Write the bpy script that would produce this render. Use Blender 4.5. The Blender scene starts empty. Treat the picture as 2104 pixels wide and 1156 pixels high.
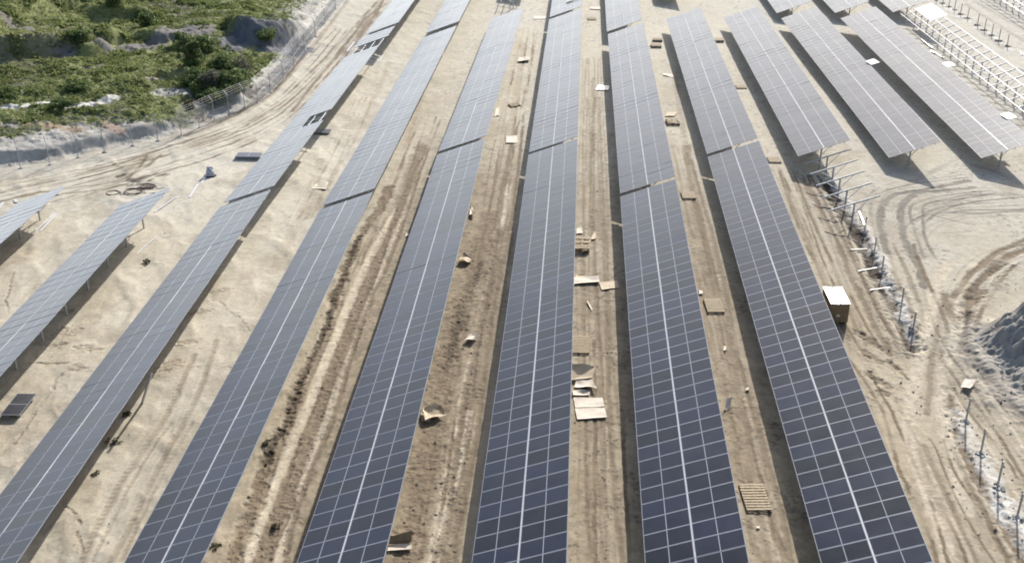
import bpy, math, random
import numpy as np

R = math.radians
random.seed(7)
rng = np.random.default_rng(11)
scene = bpy.context.scene
COL = scene.collection

# ------------------------------------------------------------------ camera
CAM_H = 34.834
PITCH, YAW, ROLL = 0.46212, 0.06463, -0.00359
FPX = 2263.26                                   # focal length in pixels of the 2104 px wide photograph
cy, sy = math.cos(YAW), math.sin(YAW)
FW = np.array([-sy * math.cos(PITCH), cy * math.cos(PITCH), -math.sin(PITCH)])
RT0 = np.array([cy, sy, 0.0]); UP0 = np.cross(RT0, FW)
RT = math.cos(ROLL) * RT0 + math.sin(ROLL) * UP0
UP = np.cross(RT, FW)
cam_d = bpy.data.cameras.new('camera'); cam = bpy.data.objects.new('camera', cam_d); COL.objects.link(cam)
cam_d.sensor_width = 36.0; cam_d.lens = 36.0 * FPX / 2104.0
cam_d.clip_start = 0.5; cam_d.clip_end = 4000
from mathutils import Matrix, Vector
cam.matrix_world = Matrix(((RT[0], UP[0], -FW[0], 0), (RT[1], UP[1], -FW[1], 0), (RT[2], UP[2], -FW[2], CAM_H), (0, 0, 0, 1)))
scene.camera = cam

# ------------------------------------------------------------------ light
SUN_AZ, SUN_EL = R(17.0), R(30.0)               # azimuth from +Y (along the rows) towards +X
w = bpy.data.worlds.new('World'); scene.world = w; w.use_nodes = True
nt = w.node_tree; nt.nodes.clear()
sky = nt.nodes.new('ShaderNodeTexSky'); sky.sky_type = 'NISHITA'; sky.sun_disc = False
sky.sun_elevation = SUN_EL; sky.sun_rotation = SUN_AZ
sky.air_density = 1.0; sky.dust_density = 2.6; sky.ozone_density = 1.0; sky.altitude = 300
bg = nt.nodes.new('ShaderNodeBackground'); bg.inputs[1].default_value = 0.145
out = nt.nodes.new('ShaderNodeOutputWorld')
nt.links.new(sky.outputs[0], bg.inputs[0]); nt.links.new(bg.outputs[0], out.inputs[0])
sl = bpy.data.lights.new('sun', 'SUN'); sl.energy = 5.0; sl.angle = R(0.55); sl.color = (1.0, 0.975, 0.935)
so = bpy.data.objects.new('sun', sl); COL.objects.link(so)
sd = Vector((math.sin(SUN_AZ) * math.cos(SUN_EL), math.cos(SUN_AZ) * math.cos(SUN_EL), math.sin(SUN_EL)))
so.rotation_euler = sd.to_track_quat('Z', 'Y').to_euler(); so.location = (40, 80, 80)
scene.view_settings.view_transform = 'Standard'; scene.view_settings.look = 'None'
scene.view_settings.exposure = 0.56; scene.view_settings.gamma = 1.0
scene.render.film_transparent = False
scene.cycles.max_bounces = 6
scene.cycles.use_denoising = True
scene.cycles.filter_width = 1.9

# ------------------------------------------------------------------ helpers
def unp(x, y, z=0.0):
    """ground point seen at photograph pixel (x, y) on the level z"""
    d = FW * FPX + RT * (x - 1052) + UP * (578 - y)
    return np.array([0, 0, CAM_H]) + d * ((z - CAM_H) / d[2])

def sstep(a, b, x):
    t = np.clip((x - a) / (b - a), 0, 1); return t * t * (3 - 2 * t)

def _hash(ix, iy, seed):
    n = (ix.astype(np.int64) * 374761393 + iy.astype(np.int64) * 668265263 + seed * 1442695041) & 0xFFFFFFFF
    n = ((n ^ (n >> 13)) * 1274126177) & 0xFFFFFFFF
    n = ((n ^ (n >> 16)) * 2246822519) & 0xFFFFFFFF
    return ((n ^ (n >> 15)) & 0xFFFFFF) / float(0xFFFFFF)

def noise(x, y, seed=0):
    ix, iy = np.floor(x), np.floor(y); fx, fy = x - ix, y - iy
    fx = fx * fx * fx * (fx * (fx * 6 - 15) + 10); fy = fy * fy * fy * (fy * (fy * 6 - 15) + 10)
    a = _hash(ix, iy, seed); b = _hash(ix + 1, iy, seed); c = _hash(ix, iy + 1, seed); d = _hash(ix + 1, iy + 1, seed)
    return (a + (b - a) * fx) * (1 - fy) + (c + (d - c) * fx) * fy

def fbm(x, y, seed=0, octv=4, gain=0.5):
    s = 0; amp = 1; t = 0
    for k in range(octv):
        ca, sa = math.cos(0.6 * k + seed), math.sin(0.6 * k + seed)
        s = s + amp * noise((x * ca - y * sa) * 2 ** k + 17.3 * k, (x * sa + y * ca) * 2 ** k - 9.1 * k, seed + k)
        t += amp; amp *= gain
    return s / t

def poly_dist(X, Y, P, reach):
    """distance to a polyline, signed (left of its direction positive), and arc length; inf where farther than reach"""
    P = np.asarray(P, float)[:, :2]
    D = np.full(X.shape, 1e9); S = np.zeros(X.shape); SG = np.ones(X.shape)
    acc = 0.0
    lo, hi = P.min(0) - reach, P.max(0) + reach
    m = np.nonzero((X > lo[0]) & (X < hi[0]) & (Y > lo[1]) & (Y < hi[1]))[0]
    if len(m) == 0: return m, D[m], S[m], SG[m]
    x, y = X[m], Y[m]; d_ = np.full(x.shape, 1e9); s_ = np.zeros(x.shape); g_ = np.ones(x.shape)
    for a, b in zip(P[:-1], P[1:]):
        e = b - a; L = math.hypot(*e)
        if L < 1e-6: continue
        t = np.clip(((x - a[0]) * e[0] + (y - a[1]) * e[1]) / (L * L), 0, 1)
        px, py = a[0] + t * e[0] - x, a[1] + t * e[1] - y
        d = np.hypot(px, py); k = d < d_
        d_ = np.where(k, d, d_); s_ = np.where(k, acc + t * L, s_)
        g_ = np.where(k, np.sign(e[0] * (y - a[1]) - e[1] * (x - a[0])), g_)
        acc += L
    return m, d_, s_, g_

def smooth_line(P, n=3):
    P = np.asarray(P, float)
    for _ in range(n):
        Q = np.empty((2 * len(P) - 2, P.shape[1]))
        Q[0::2] = 0.75 * P[:-1] + 0.25 * P[1:]; Q[1::2] = 0.25 * P[:-1] + 0.75 * P[1:]
        P = np.vstack([P[:1], Q, P[-1:]])
    return P

def tag(o, label=None, cat=None, group=None, kind=None):
    if label: o['label'] = label
    if cat: o['category'] = cat
    if group: o['group'] = group
    if kind: o['kind'] = kind
    return o

def empty(name, loc, rz=0.0):
    o = bpy.data.objects.new(name, None); COL.objects.link(o); o.location = loc; o.rotation_euler = (0, 0, rz)
    o.empty_display_size = 0.3
    return o

class MB:
    """collects boxes, bars and tubes and links them as one mesh object"""
    def __init__(s): s.v = []; s.f = []; s.mi = []
    def add(s, vs, fs, mi=0):
        b = len(s.v); s.v += [tuple(map(float, p)) for p in vs]; s.f += [tuple(b + i for i in q) for q in fs]; s.mi += [mi] * len(fs)
    def box(s, c, size, mi=0, M=None):
        x, y, z = [k / 2 for k in size]
        vs = [Vector((i * x, j * y, k * z)) for k in (-1, 1) for j in (-1, 1) for i in (-1, 1)]
        if M is not None: vs = [M @ p for p in vs]
        vs = [p + Vector(c) for p in vs]
        s.add(vs, [(0, 2, 3, 1), (4, 5, 7, 6), (0, 1, 5, 4), (2, 6, 7, 3), (0, 4, 6, 2), (1, 3, 7, 5)], mi)
    def bar(s, a, b, wx, wz, up=(0, 0, 1), mi=0):
        a, b = Vector(a), Vector(b); d = (b - a).normalized(); u = Vector(up)
        if abs(d.dot(u)) > 0.98: u = Vector((0, 1, 0))
        r = d.cross(u).normalized(); u = r.cross(d).normalized()
        vs = []
        for p in (a, b):
            for i, j in ((-1, -1), (1, -1), (1, 1), (-1, 1)): vs.append(p + r * (i * wx / 2) + u * (j * wz / 2))
        s.add(vs, [(3, 2, 1, 0), (4, 5, 6, 7), (0, 1, 5, 4), (1, 2, 6, 5), (2, 3, 7, 6), (3, 0, 4, 7)], mi)
    def channel(s, a, b, wx, wz, t=0.012, up=(0, 0, 1), mi=0):
        """open C profile: web and two flanges"""
        a, b = Vector(a), Vector(b); d = (b - a).normalized(); u = Vector(up)
        if abs(d.dot(u)) > 0.98: u = Vector((0, 1, 0))
        r = d.cross(u).normalized(); u = r.cross(d).normalized()
        for o_, sx, sz in ((r * (-wx / 2 + t / 2), t, wz), (u * (wz / 2 - t / 2) + r * (t / 2), wx - t, t), (u * (-wz / 2 + t / 2) + r * (t / 2), wx - t, t)):
            s.bar(a + o_, b + o_, sx, sz, u, mi)
    def tube(s, pts, rad, n=6, mi=0, close=True):
        pts = [Vector(p) for p in pts]; base = len(s.v)
        rads = rad if isinstance(rad, (list, tuple)) else [rad] * len(pts)
        for i, p in enumerate(pts):
            d = (pts[min(i + 1, len(pts) - 1)] - pts[max(i - 1, 0)]).normalized()
            u = Vector((0, 0, 1)) if abs(d.z) < 0.9 else Vector((1, 0, 0))
            r = d.cross(u).normalized(); u = r.cross(d)
            for k in range(n):
                a = 2 * math.pi * k / n; s.v.append(tuple(p + r * (rads[i] * math.cos(a)) + u * (rads[i] * math.sin(a))))
        for i in range(len(pts) - 1):
            for k in range(n):
                s.f.append((base + i * n + k, base + i * n + (k + 1) % n, base + (i + 1) * n + (k + 1) % n, base + (i + 1) * n + k)); s.mi.append(mi)
        if close:
            s.f.append(tuple(base + k for k in range(n - 1, -1, -1))); s.mi.append(mi)
            s.f.append(tuple(base + (len(pts) - 1) * n + k for k in range(n))); s.mi.append(mi)
    def mesh(s, name, mats):
        me = bpy.data.meshes.new(name); me.from_pydata(s.v, [], s.f)
        for m in (mats if isinstance(mats, (list, tuple)) else [mats]): me.materials.append(m)
        me.polygons.foreach_set('material_index', s.mi); me.update(); return me
    def build(s, name, mats, parent=None, loc=(0, 0, 0)):
        return link(name, s.mesh(name, mats), parent, loc)

def link(name, me, parent=None, loc=(0, 0, 0), M=None):
    o = bpy.data.objects.new(name, me); COL.objects.link(o)
    if parent is not None: o.parent = parent
    if M is not None: o.matrix_local = M
    else: o.location = loc
    return o

# ------------------------------------------------------------------ materials
def mat(name, color, rough=0.6, metal=0.0, spec=0.5, vary=0.0, nscale=6.0, bump=0.0, ncolor=None, coords='Object'):
    m = bpy.data.materials.new(name); m.use_nodes = True; n = m.node_tree.nodes; l = m.node_tree.links
    b = n['Principled BSDF']; b.inputs['Roughness'].default_value = rough; b.inputs['Metallic'].default_value = metal
    b.inputs['Specular IOR Level'].default_value = spec
    tc = n.new('ShaderNodeTexCoord'); no = n.new('ShaderNodeTexNoise'); no.inputs['Scale'].default_value = nscale; no.inputs['Detail'].default_value = 5
    l.new(tc.outputs[coords], no.inputs['Vector'])
    mx = n.new('ShaderNodeMix'); mx.data_type = 'RGBA'
    c2 = ncolor or tuple(max(0, k * (1 - vary)) for k in color)
    mx.inputs[6].default_value = (*color, 1); mx.inputs[7].default_value = (*c2, 1)
    rp = n.new('ShaderNodeMapRange'); rp.inputs[1].default_value = 0.35; rp.inputs[2].default_value = 0.68
    l.new(no.outputs[0], rp.inputs[0]); l.new(rp.outputs[0], mx.inputs[0]); l.new(mx.outputs[2], b.inputs['Base Color'])
    if bump:
        bp = n.new('ShaderNodeBump'); bp.inputs['Strength'].default_value = bump; bp.inputs['Distance'].default_value = 0.02
        l.new(no.outputs[0], bp.inputs['Height']); l.new(bp.outputs[0], b.inputs['Normal'])
    return m

M_ALU = mat('anodised_aluminium', (0.25, 0.26, 0.285), 0.5, 0.1, vary=0.12)
M_STEEL = mat('galvanised_steel', (0.52, 0.54, 0.56), 0.45, 0.55, vary=0.25, nscale=9)
M_PILE = mat('weathered_pile_steel', (0.42, 0.415, 0.40), 0.55, 0.15, vary=0.35, nscale=7)
M_BRIGHT = mat('bright_zinc_profile', (0.54, 0.54, 0.54), 0.42, 0.1, vary=0.1)
M_BACK = mat('white_backsheet', (0.55, 0.56, 0.57), 0.5, vary=0.1)
M_WOOD = mat('pallet_wood', (0.40, 0.31, 0.19), 0.8, vary=0.45, nscale=11, bump=0.3)
M_CARD = mat('corrugated_cardboard', (0.50, 0.40, 0.275), 0.85, vary=0.18, nscale=3, bump=0.15)
M_CARD2 = mat('pale_cardboard', (0.60, 0.52, 0.42), 0.85, vary=0.14, nscale=3, bump=0.12)
M_CARDIN = mat('brown_cardboard_inside', (0.24, 0.165, 0.09), 0.9, vary=0.25, nscale=4)
M_WHITE = mat('white_plastic_and_glare', (0.62, 0.62, 0.61), 0.35, vary=0.2, nscale=2.5, bump=0.5)
M_CONC = mat('footing_concrete', (0.33, 0.32, 0.30), 0.9, vary=0.35, nscale=8, bump=0.4)
M_CABLE = mat('brown_corrugated_conduit', (0.13, 0.08, 0.05), 0.6, vary=0.4)
M_CABLE_B = mat('dark_rusty_wire', (0.10, 0.075, 0.055), 0.7, vary=0.4)
M_WIRE = mat('fence_wire', (0.40, 0.39, 0.37), 0.55, 0.4, vary=0.2)
M_BARK = mat('shrub_bark', (0.11, 0.085, 0.065), 0.9, vary=0.5, nscale=12, bump=0.5)
M_BAG = mat('grey_sack', (0.42, 0.42, 0.44), 0.7, vary=0.35, nscale=5, bump=0.3)
M_DARK = mat('dark_rubber', (0.03, 0.03, 0.032), 0.6, vary=0.3)

def leaf_mat(name, ca, cb, cc):
    m = bpy.data.materials.new(name); m.use_nodes = True; n = m.node_tree.nodes; l = m.node_tree.links
    b = n['Principled BSDF']; b.inputs['Roughness'].default_value = 0.6; b.inputs['Specular IOR Level'].default_value = 0.25
    at = n.new('ShaderNodeAttribute'); at.attribute_name = 'tint'
    cr = n.new('ShaderNodeValToRGB'); e = cr.color_ramp.elements
    e[0].color = (*ca, 1); e[1].color = (*cc, 1); k = e.new(0.5); k.color = (*cb, 1)
    l.new(at.outputs['Fac'], cr.inputs[0]); l.new(cr.outputs[0], b.inputs['Base Color'])
    tr = n.new('ShaderNodeBsdfTranslucent'); l.new(cr.outputs[0], tr.inputs[0])
    ms = n.new('ShaderNodeMixShader'); ms.inputs[0].default_value = 0.42
    o = n['Material Output']; l.new(b.outputs[0], ms.inputs[1]); l.new(tr.outputs[0], ms.inputs[2]); l.new(ms.outputs[0], o.inputs[0])
    return m
M_GRASS = leaf_mat('meadow_grass', (0.105, 0.13, 0.04), (0.185, 0.212, 0.078), (0.275, 0.28, 0.125))
M_LEAF = leaf_mat('shrub_leaves', (0.06, 0.09, 0.028), (0.105, 0.145, 0.046), (0.165, 0.20, 0.075))
M_LEAFG = leaf_mat('grey_shrub_leaves', (0.07, 0.075, 0.05), (0.11, 0.115, 0.08), (0.16, 0.155, 0.115))
M_WEED = leaf_mat('dry_weed', (0.045, 0.04, 0.022), (0.075, 0.07, 0.035), (0.12, 0.11, 0.06))

def panel_mat(d0=0.002, d1=0.018, name='solar_glass'):
    m = bpy.data.materials.new(name); m.use_nodes = True; n = m.node_tree.nodes; l = m.node_tree.links
    b = n['Principled BSDF']
    tc = n.new('ShaderNodeTexCoord'); sx = n.new('ShaderNodeSeparateXYZ'); l.new(tc.outputs['Object'], sx.inputs[0])
    def mth(op, a, v=None):
        q = n.new('ShaderNodeMath'); q.operation = op
        if isinstance(a, (int, float)): q.inputs[0].default_value = a
        else: l.new(a, q.inputs[0])
        if v is not None:
            if isinstance(v, (int, float)): q.inputs[1].default_value = v
            else: l.new(v, q.inputs[1])
        return q.outputs[0]
    ax = mth('ABSOLUTE', sx.outputs[0])
    half = mth('LESS_THAN', ax, 0.017)                                   # white strip between the two half-cell strings
    ay = mth('ABSOLUTE', sx.outputs[1])
    edge = mth('MAXIMUM', mth('GREATER_THAN', ax, 1.093), mth('GREATER_THAN', ay, 0.523))
    cx_ = mth('LESS_THAN', mth('ABSOLUTE', mth('SUBTRACT', mth('FRACT', mth('DIVIDE', mth('SUBTRACT', ax, 0.017), 0.0899)), 0.5)), 0.482)
    cy_ = mth('LESS_THAN', mth('ABSOLUTE', mth('SUBTRACT', mth('FRACT', mth('ADD', mth('DIVIDE', sx.outputs[1], 0.1745), 0.0)), 0.5)), 0.488)
    gap = mth('SUBTRACT', 1.0, mth('MULTIPLY', cx_, cy_))
    oi = n.new('ShaderNodeObjectInfo')
    rnd = n.new('ShaderNodeMapRange'); rnd.inputs[3].default_value = 0.6; rnd.inputs[4].default_value = 1.8; l.new(oi.outputs['Random'], rnd.inputs[0])
    cell = n.new('ShaderNodeMix'); cell.data_type = 'RGBA'; cell.blend_type = 'MULTIPLY'; cell.inputs[0].default_value = 1
    cell.inputs[6].default_value = (0.0042, 0.0062, 0.0165, 1); l.new(rnd.outputs[0], cell.inputs[7])
    g1 = n.new('ShaderNodeMix'); g1.data_type = 'RGBA'; l.new(mth('MULTIPLY', gap, 0.16), g1.inputs[0]); l.new(cell.outputs[2], g1.inputs[6]); g1.inputs[7].default_value = (0.16, 0.17, 0.19, 1)
    # dust film: streaks and settled patches, different on every panel
    mp = n.new('ShaderNodeMapping'); l.new(tc.outputs['Object'], mp.inputs[0])
    cmb = n.new('ShaderNodeCombineXYZ'); l.new(mth('MULTIPLY', oi.outputs['Random'], 91.0), cmb.inputs[2]); l.new(cmb.outputs[0], mp.inputs['Location'])
    dn = n.new('ShaderNodeTexNoise'); dn.inputs['Scale'].default_value = 1.3; dn.inputs['Detail'].default_value = 6; l.new(mp.outputs[0], dn.inputs['Vector'])
    dr = n.new('ShaderNodeMapRange'); dr.inputs[1].default_value = 0.35; dr.inputs[2].default_value = 0.75; dr.inputs[3].default_value = d0; dr.inputs[4].default_value = d1
    l.new(dn.outputs[0], dr.inputs[0])
    g2 = n.new('ShaderNodeMix'); g2.data_type = 'RGBA'; l.new(dr.outputs[0], g2.inputs[0]); l.new(g1.outputs[2], g2.inputs[6]); g2.inputs[7].default_value = (0.42, 0.37, 0.30, 1)
    g3 = n.new('ShaderNodeMix'); g3.data_type = 'RGBA'; l.new(mth('MAXIMUM', half, mth('MULTIPLY', edge, 0.0)), g3.inputs[0]); l.new(g2.outputs[2], g3.inputs[6]); g3.inputs[7].default_value = (0.32, 0.33, 0.36, 1)
    l.new(g3.outputs[2], b.inputs['Base Color'])
    rr = n.new('ShaderNodeMapRange'); rr.inputs[1].default_value = 0.3; rr.inputs[2].default_value = 0.75; rr.inputs[3].default_value = 0.31; rr.inputs[4].default_value = 0.36
    l.new(dn.outputs[0], rr.inputs[0]); l.new(rr.outputs[0], b.inputs['Roughness'])
    b.inputs['Specular Tint'].default_value = (0.80, 0.91, 1.0, 1); b.inputs['IOR'].default_value = 1.26; b.inputs['Sheen Weight'].default_value = 1.0; b.inputs['Sheen Roughness'].default_value = 0.30; b.inputs['Sheen Tint'].default_value = (0.90, 0.95, 1.0, 1)   # fine dust on the glass
    return m
M_PANEL = panel_mat(); M_PANELD = panel_mat(.03, .13, 'dusty_reflection_glass')  # loose panels: extra dust mix lightens them in place of sky reflection

# ------------------------------------------------------------------ the lie of the land
# level of the table centres above/below the mean, read along each row (x, y, dz)
LEV = np.array([(-26, 40, -.1), (-26.6, 81, -.45), (-25.8, 127, -.65), (-25.2, 137, -.5), (-18, 40, -.1), (-18.3, 80, -.25), (-17.7, 137, -.5),
    (-10, 40, 0), (-10.4, 92, 0), (-9.8, 145, -.15), (-2.2, 40, 0), (-2.3, 92, .15), (-2.2, 145, -.1), (5.6, 40, .1), (5.5, 82, .35), (5.3, 137, .1),
    (13.5, 40, .05), (13.4, 92, .25), (13, 145, .1), (21.2, 92, .4), (20.7, 147, -.05), (29.5, 94, -.1), (28.3, 148, -.25), (37.5, 94, -.05), (36, 148, -.15),
    (44, 152, -.3), (22, 48, 0), (-34.3, 79, -.1), (-34, 50, -.2), (-43.4, 80, -.5), (-43, 60, -.4), (60, 120, -.2), (50, 100, -.1), (-40, 110, -.6), (30, 60, 0)])
def level(X, Y):
    X = np.asarray(X, float); Y = np.asarray(Y, float)
    num = np.zeros(X.shape); den = np.full(X.shape, 1e-9)
    for a, b, c in LEV:
        wgt = np.exp(-(((X - a) / 9.0) ** 2 + ((Y - b) / 24.0) ** 2)) + 1e-5
        num += wgt * c; den += wgt
    return num / den

def pxl(pts, z=0.0): return np.array([unp(x, y, z) for x, y in pts])

TOE = smooth_line(pxl([(-900, 480), (-400, 424), (-60, 358), (0, 346), (43, 341), (103, 333), (161, 319), (215, 307), (273, 294), (325, 284), (373, 271), (420, 256), (471, 236), (503, 219),
    (535, 202), (562, 178), (592, 148), (622, 108), (652, 73), (682, 38), (704, 8), (730, -30), (790, -110), (860, -190)], -0.4), 2)
# scarps: foot line, height, face width, run-out behind, end tapers; ground behind (left of the line) stands higher
def scarp(px, z, A, wd, L, taper=(0.25, 0.25)): return (smooth_line(pxl(px, z), 2), A, wd, L, taper)
SCARPS = [
    scarp([(300, 80), (230, 97), (180, 110), (100, 124), (0, 139), (-120, 158)], 1.7, 2.0, 1.8, 10, (0.16, 0.05)),
    scarp([(230, -25), (170, -8), (125, 5), (60, 32), (0, 63), (-60, 88), (-140, 110)], 4.2, 1.9, 2.0, 14, (0.2, 0.05)),
    scarp([(690, 40), (640, 66), (585, 86), (530, 97), (470, 84), (420, 60)], 0.6, 2.5, 2.0, 16, (0.3, 0.3)),
    scarp([(430, 62), (380, 80), (330, 86), (280, 80), (240, 70)], 2.0, 1.0, 1.8, 6, (0.3, 0.3)),
    scarp([(250, 64), (215, 80), (170, 90), (125, 86)], 3.6, 1.5, 1.3, 6, (0.3, 0.3)),
    scarp([(345, 20), (300, 30), (240, 30), (190, 40)], 2.6, 1.6, 1.8, 7, (0.3, 0.3)),
    scarp([(520, 186), (480, 190), (430, 186), (385, 176)], 1.0, 1.0, 1.6, 5, (0.3, 0.3)),
    scarp([(2240, 960), (2150, 870), (2095, 815), (2055, 770), (2022, 730), (1998, 698), (1990, 668), (2004, 640)], 0, 3.6, 4.8, 9, (0.05, 0.20)),
]
PIT = pxl([(2045, 720), (2075, 770), (2104, 810)], 0)

def land(X, Y):
    X = np.asarray(X, float); Y = np.asarray(Y, float); sh = X.shape; X = X.ravel(); Y = Y.ravel()
    z = level(X, Y)
    m, d, s, g = poly_dist(X, Y, TOE, 130)
    dd = np.where(g > 0, d, -d)
    # bank behind the fence: tall and steep at the left, low and rubbly higher up the road
    x = X[m]; y = Y[m]
    left = sstep(-33, -44, x + 0.0 * y)
    hb = (0.3 + 0.62 * left * (0.75 + 0.5 * noise(x * 0.16, y * 0.16, 4)))
    wb = 0.9 + 0.5 * noise(x * .3, y * .3, 6) + 2.0 * (1 - left)
    up = hb * sstep(0.0, 1, (dd - 1.0 - 0.8 * (noise(x * .22, y * .22, 16) - .5)) / wb) + 0.035 * np.clip(dd - 1, 0, 10)
    far = sstep(3, 16, dd)
    up += far * (0.6 + 1.7 * (fbm(x * 0.055, y * 0.055, 21, 3) - 0.45)) + far * 0.55 * (fbm(x * 0.25, y * 0.25, 33, 3) - 0.5)
    up += sstep(14, 90, dd) * 5.0
    mid = sstep(0.4, 1.6, dd) * (1 - sstep(7, 15, dd))
    up += mid * (1 - 0.6 * left) * 0.5 * (fbm(x * 0.4, y * 0.4, 55, 4, 0.6) - 0.48)
    z[m] += np.where(dd > 0, up, 0)
    for P, A, wd, L, tp in SCARPS:
        m, d, s, g = poly_dist(X, Y, P, 70)
        if len(m) == 0: continue
        tot = np.hypot(*np.diff(P[:, :2], axis=0).T).sum(); t = s / tot
        dd = np.where(g < 0, d, 0)
        wob = 0.75 + 0.5 * fbm(X[m] * 0.22, Y[m] * 0.22, 71, 3)
        endf = np.where((t <= 0.0) | (t >= 1.0), np.exp(-(d / 3.0) ** 2), 1)
        prof = sstep(0.0, 1.0, dd / (wd * wob)) * np.exp(-np.clip(dd - wd, 0, None) / L); prof = prof * (0.86 + 0.28 * fbm(X[m] * 0.7, Y[m] * 0.7, 73, 3))
        z[m] += A * prof * sstep(0, tp[0], t) * sstep(0, tp[1], 1 - t) * endf
    m, d, s, g = poly_dist(X, Y, PIT, 9)
    if len(m): z[m] += 0.5 * np.exp(-(d / 2.2) ** 2) * (fbm(X[m] * 0.5, Y[m] * 0.5, 12, 3) - 0.2)
    return z.reshape(sh)

def ground(x, y): return float(land(np.array([x]), np.array([y]))[0])
def at(x, y):
    z = 0.0
    for _ in range(6):
        p = unp(x, y, z); z = 0.5 * z + 0.5 * ground(p[0], p[1])
    p = unp(x, y, z); return Vector((p[0], p[1], ground(p[0], p[1])))
def pxg(pts): return np.array([tuple(at(x, y)) for x, y in pts])

# --- traces on the ground: (photo trace, half width m, depth m, albedo mix, tone, tread)
SAND = np.array((0.455, 0.385, 0.275)); PALE = np.array((0.665, 0.61, 0.495)); BROWN = np.array((0.235, 0.18, 0.12)); DARK = np.array((0.095, 0.072, 0.05))
LIGHT = np.array((0.60, 0.515, 0.385)); CHALK = np.array((0.74, 0.70, 0.63)); GREYS = np.array((0.33, 0.295, 0.24)); TAN = np.array((0.40, 0.315, 0.21))
TR = []
def tr(px, hw, depth, mixk, tone, tread=0.0, wob=0.3): TR.append((smooth_line(pxg(px), 2), hw, depth, mixk, tone, tread, wob))
# access road on the left: bundles of wheel tracks
for k, (dy, a) in enumerate([(0, .6), (9, .4), (21, .65), (33, .4), (47, .6), (58, .35), (66, .5)]):
    tr([(-80, 398 + dy * 1.1), (0, 384 + dy), (110, 362 + dy * .9), (220, 337 + dy * .8), (330, 307 + dy * .75), (420, 280 + dy * .75), (500, 250 + dy * .8), (555, 222 + dy * .8), (600, 187 + dy * .9), (650, 138 + dy * .9), (700, 85 + dy * .8), (745, 35 + dy * .6), (775, 5 + dy * .4), (800, -30)], 0.17, 0.07, a * .9, BROWN, 0, .4)
tr([(373, 284), (440, 262), (500, 232), (540, 210), (565, 190), (598, 152), (628, 112), (660, 76), (700, 24), (730, -20)], 0.35, -0.16, 0.35, BROWN)
tr([(380, 281), (440, 258), (500, 227), (540, 205), (563, 186), (596, 148), (626, 108)], 0.4, 0.10, 0.6, DARK)
tr([(795, 8), (770, 24), (748, 42), (722, 78), (690, 118), (650, 165), (600, 230)], 0.25, 0.09, 0.6, BROWN)
tr([(778, 27), (752, 54), (730, 88), (700, 112)], 0.5, 0.10, 0.6, BROWN)
for px in ([(0, 415), (60, 400), (130, 387), (230, 378), (290, 352), (330, 318)], [(130, 398), (200, 392), (260, 380)], [(180, 350), (240, 338), (300, 318), (350, 300)], [(260, 372), (290, 340), (300, 320)]):
    tr(px, 0.2, 0.08, 0.6, BROWN)
# churned dirt heap by the road
for x, y, s in ((285, 372, 1.0), (300, 365, .8), (277, 381, .7), (263, 391, .6), (296, 388, .8), (335, 362, .8), (249, 361, .7), (270, 345, .6), (297, 328, .7), (318, 360, .5), (290, 392, .6), (310, 372, .5)):
    TR.append((np.array([tuple(at(x - 7 * s, y + 1)), tuple(at(x + 8 * s, y - 2))]), 0.5 * s, -0.22 * s, 0.85, DARK if s > .65 else BROWN, 0, 1.0))
# corridor between the second and third rows from the left at the bottom edge: dug strips
tr([(800, 385), (786, 419), (762, 455), (745, 480), (722, 528), (701, 578), (691, 608), (673, 670), (643, 738), (616, 793), (593, 867), (563, 915), (551, 950), (531, 1012), (505, 1080), (480, 1156)], 0.42, 0.14, 0.95, BROWN, 0, .8)
tr([(742, 486), (722, 522), (699, 580), (690, 606), (671, 672), (641, 738), (612, 797), (590, 868), (560, 915), (548, 950)], 0.22, 0.16, 0.9, DARK, 0, 1.1)
tr([(868, 300), (851, 339), (835, 395), (813, 444), (776, 524), (756, 578), (738, 623), (706, 718), (686, 763), (666, 818), (651, 867), (626, 917), (608, 962), (591, 1022), (563, 1080), (540, 1156)], 0.62, 0.05, 0.8, BROWN, 0, .8)
tr([(872, 345), (830, 440), (792, 540), (768, 600), (745, 660), (715, 740), (690, 810), (668, 867), (640, 940), (615, 1010), (590, 1090), (572, 1156)], 0.25, 0.03, 0.5, LIGHT)
tr([(815, 430), (775, 500), (730, 590), (695, 680), (665, 750), (635, 830), (618, 867), (580, 960), (555, 1020), (520, 1110), (505, 1156)], 0.32, 0.05, 0.85, LIGHT)
tr([(705, 880), (680, 960), (650, 1040), (615, 1140)], 0.3, 0.05, 0.55, BROWN)
# third to fourth row
tr([(1010, 440), (985, 520), (962, 590), (940, 650), (920, 720), (905, 780), (890, 860), (870, 960), (850, 1050), (830, 1156)], 0.75, 0.06, 0.7, BROWN, 0, .9)
tr([(1046, 380), (1025, 480), (1005, 570), (990, 640), (975, 720), (958, 790), (945, 850), (925, 960), (905, 1060), (885, 1156)], 0.3, 0.04, 0.75, LIGHT)
tr([(1030, 470), (1008, 560), (992, 650), (975, 740), (962, 830), (945, 920), (922, 1040), (905, 1156)], 0.5, 0.05, 0.7, BROWN, 0, .8)
tr([(1052, 480), (1035, 580), (1015, 680), (1000, 780), (985, 867), (968, 960), (950, 1060), (935, 1156)], 0.22, 0.05, 0.6, BROWN, .012)
tr([(965, 845), (942, 960), (915, 1060), (895, 1156)], 0.22, 0.06, 0.7, LIGHT)
tr([(985, 540), (972, 580), (950, 640), (930, 700), (912, 760)], 0.35, 0.10, 0.6, DARK, 0, 1.1)
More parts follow.
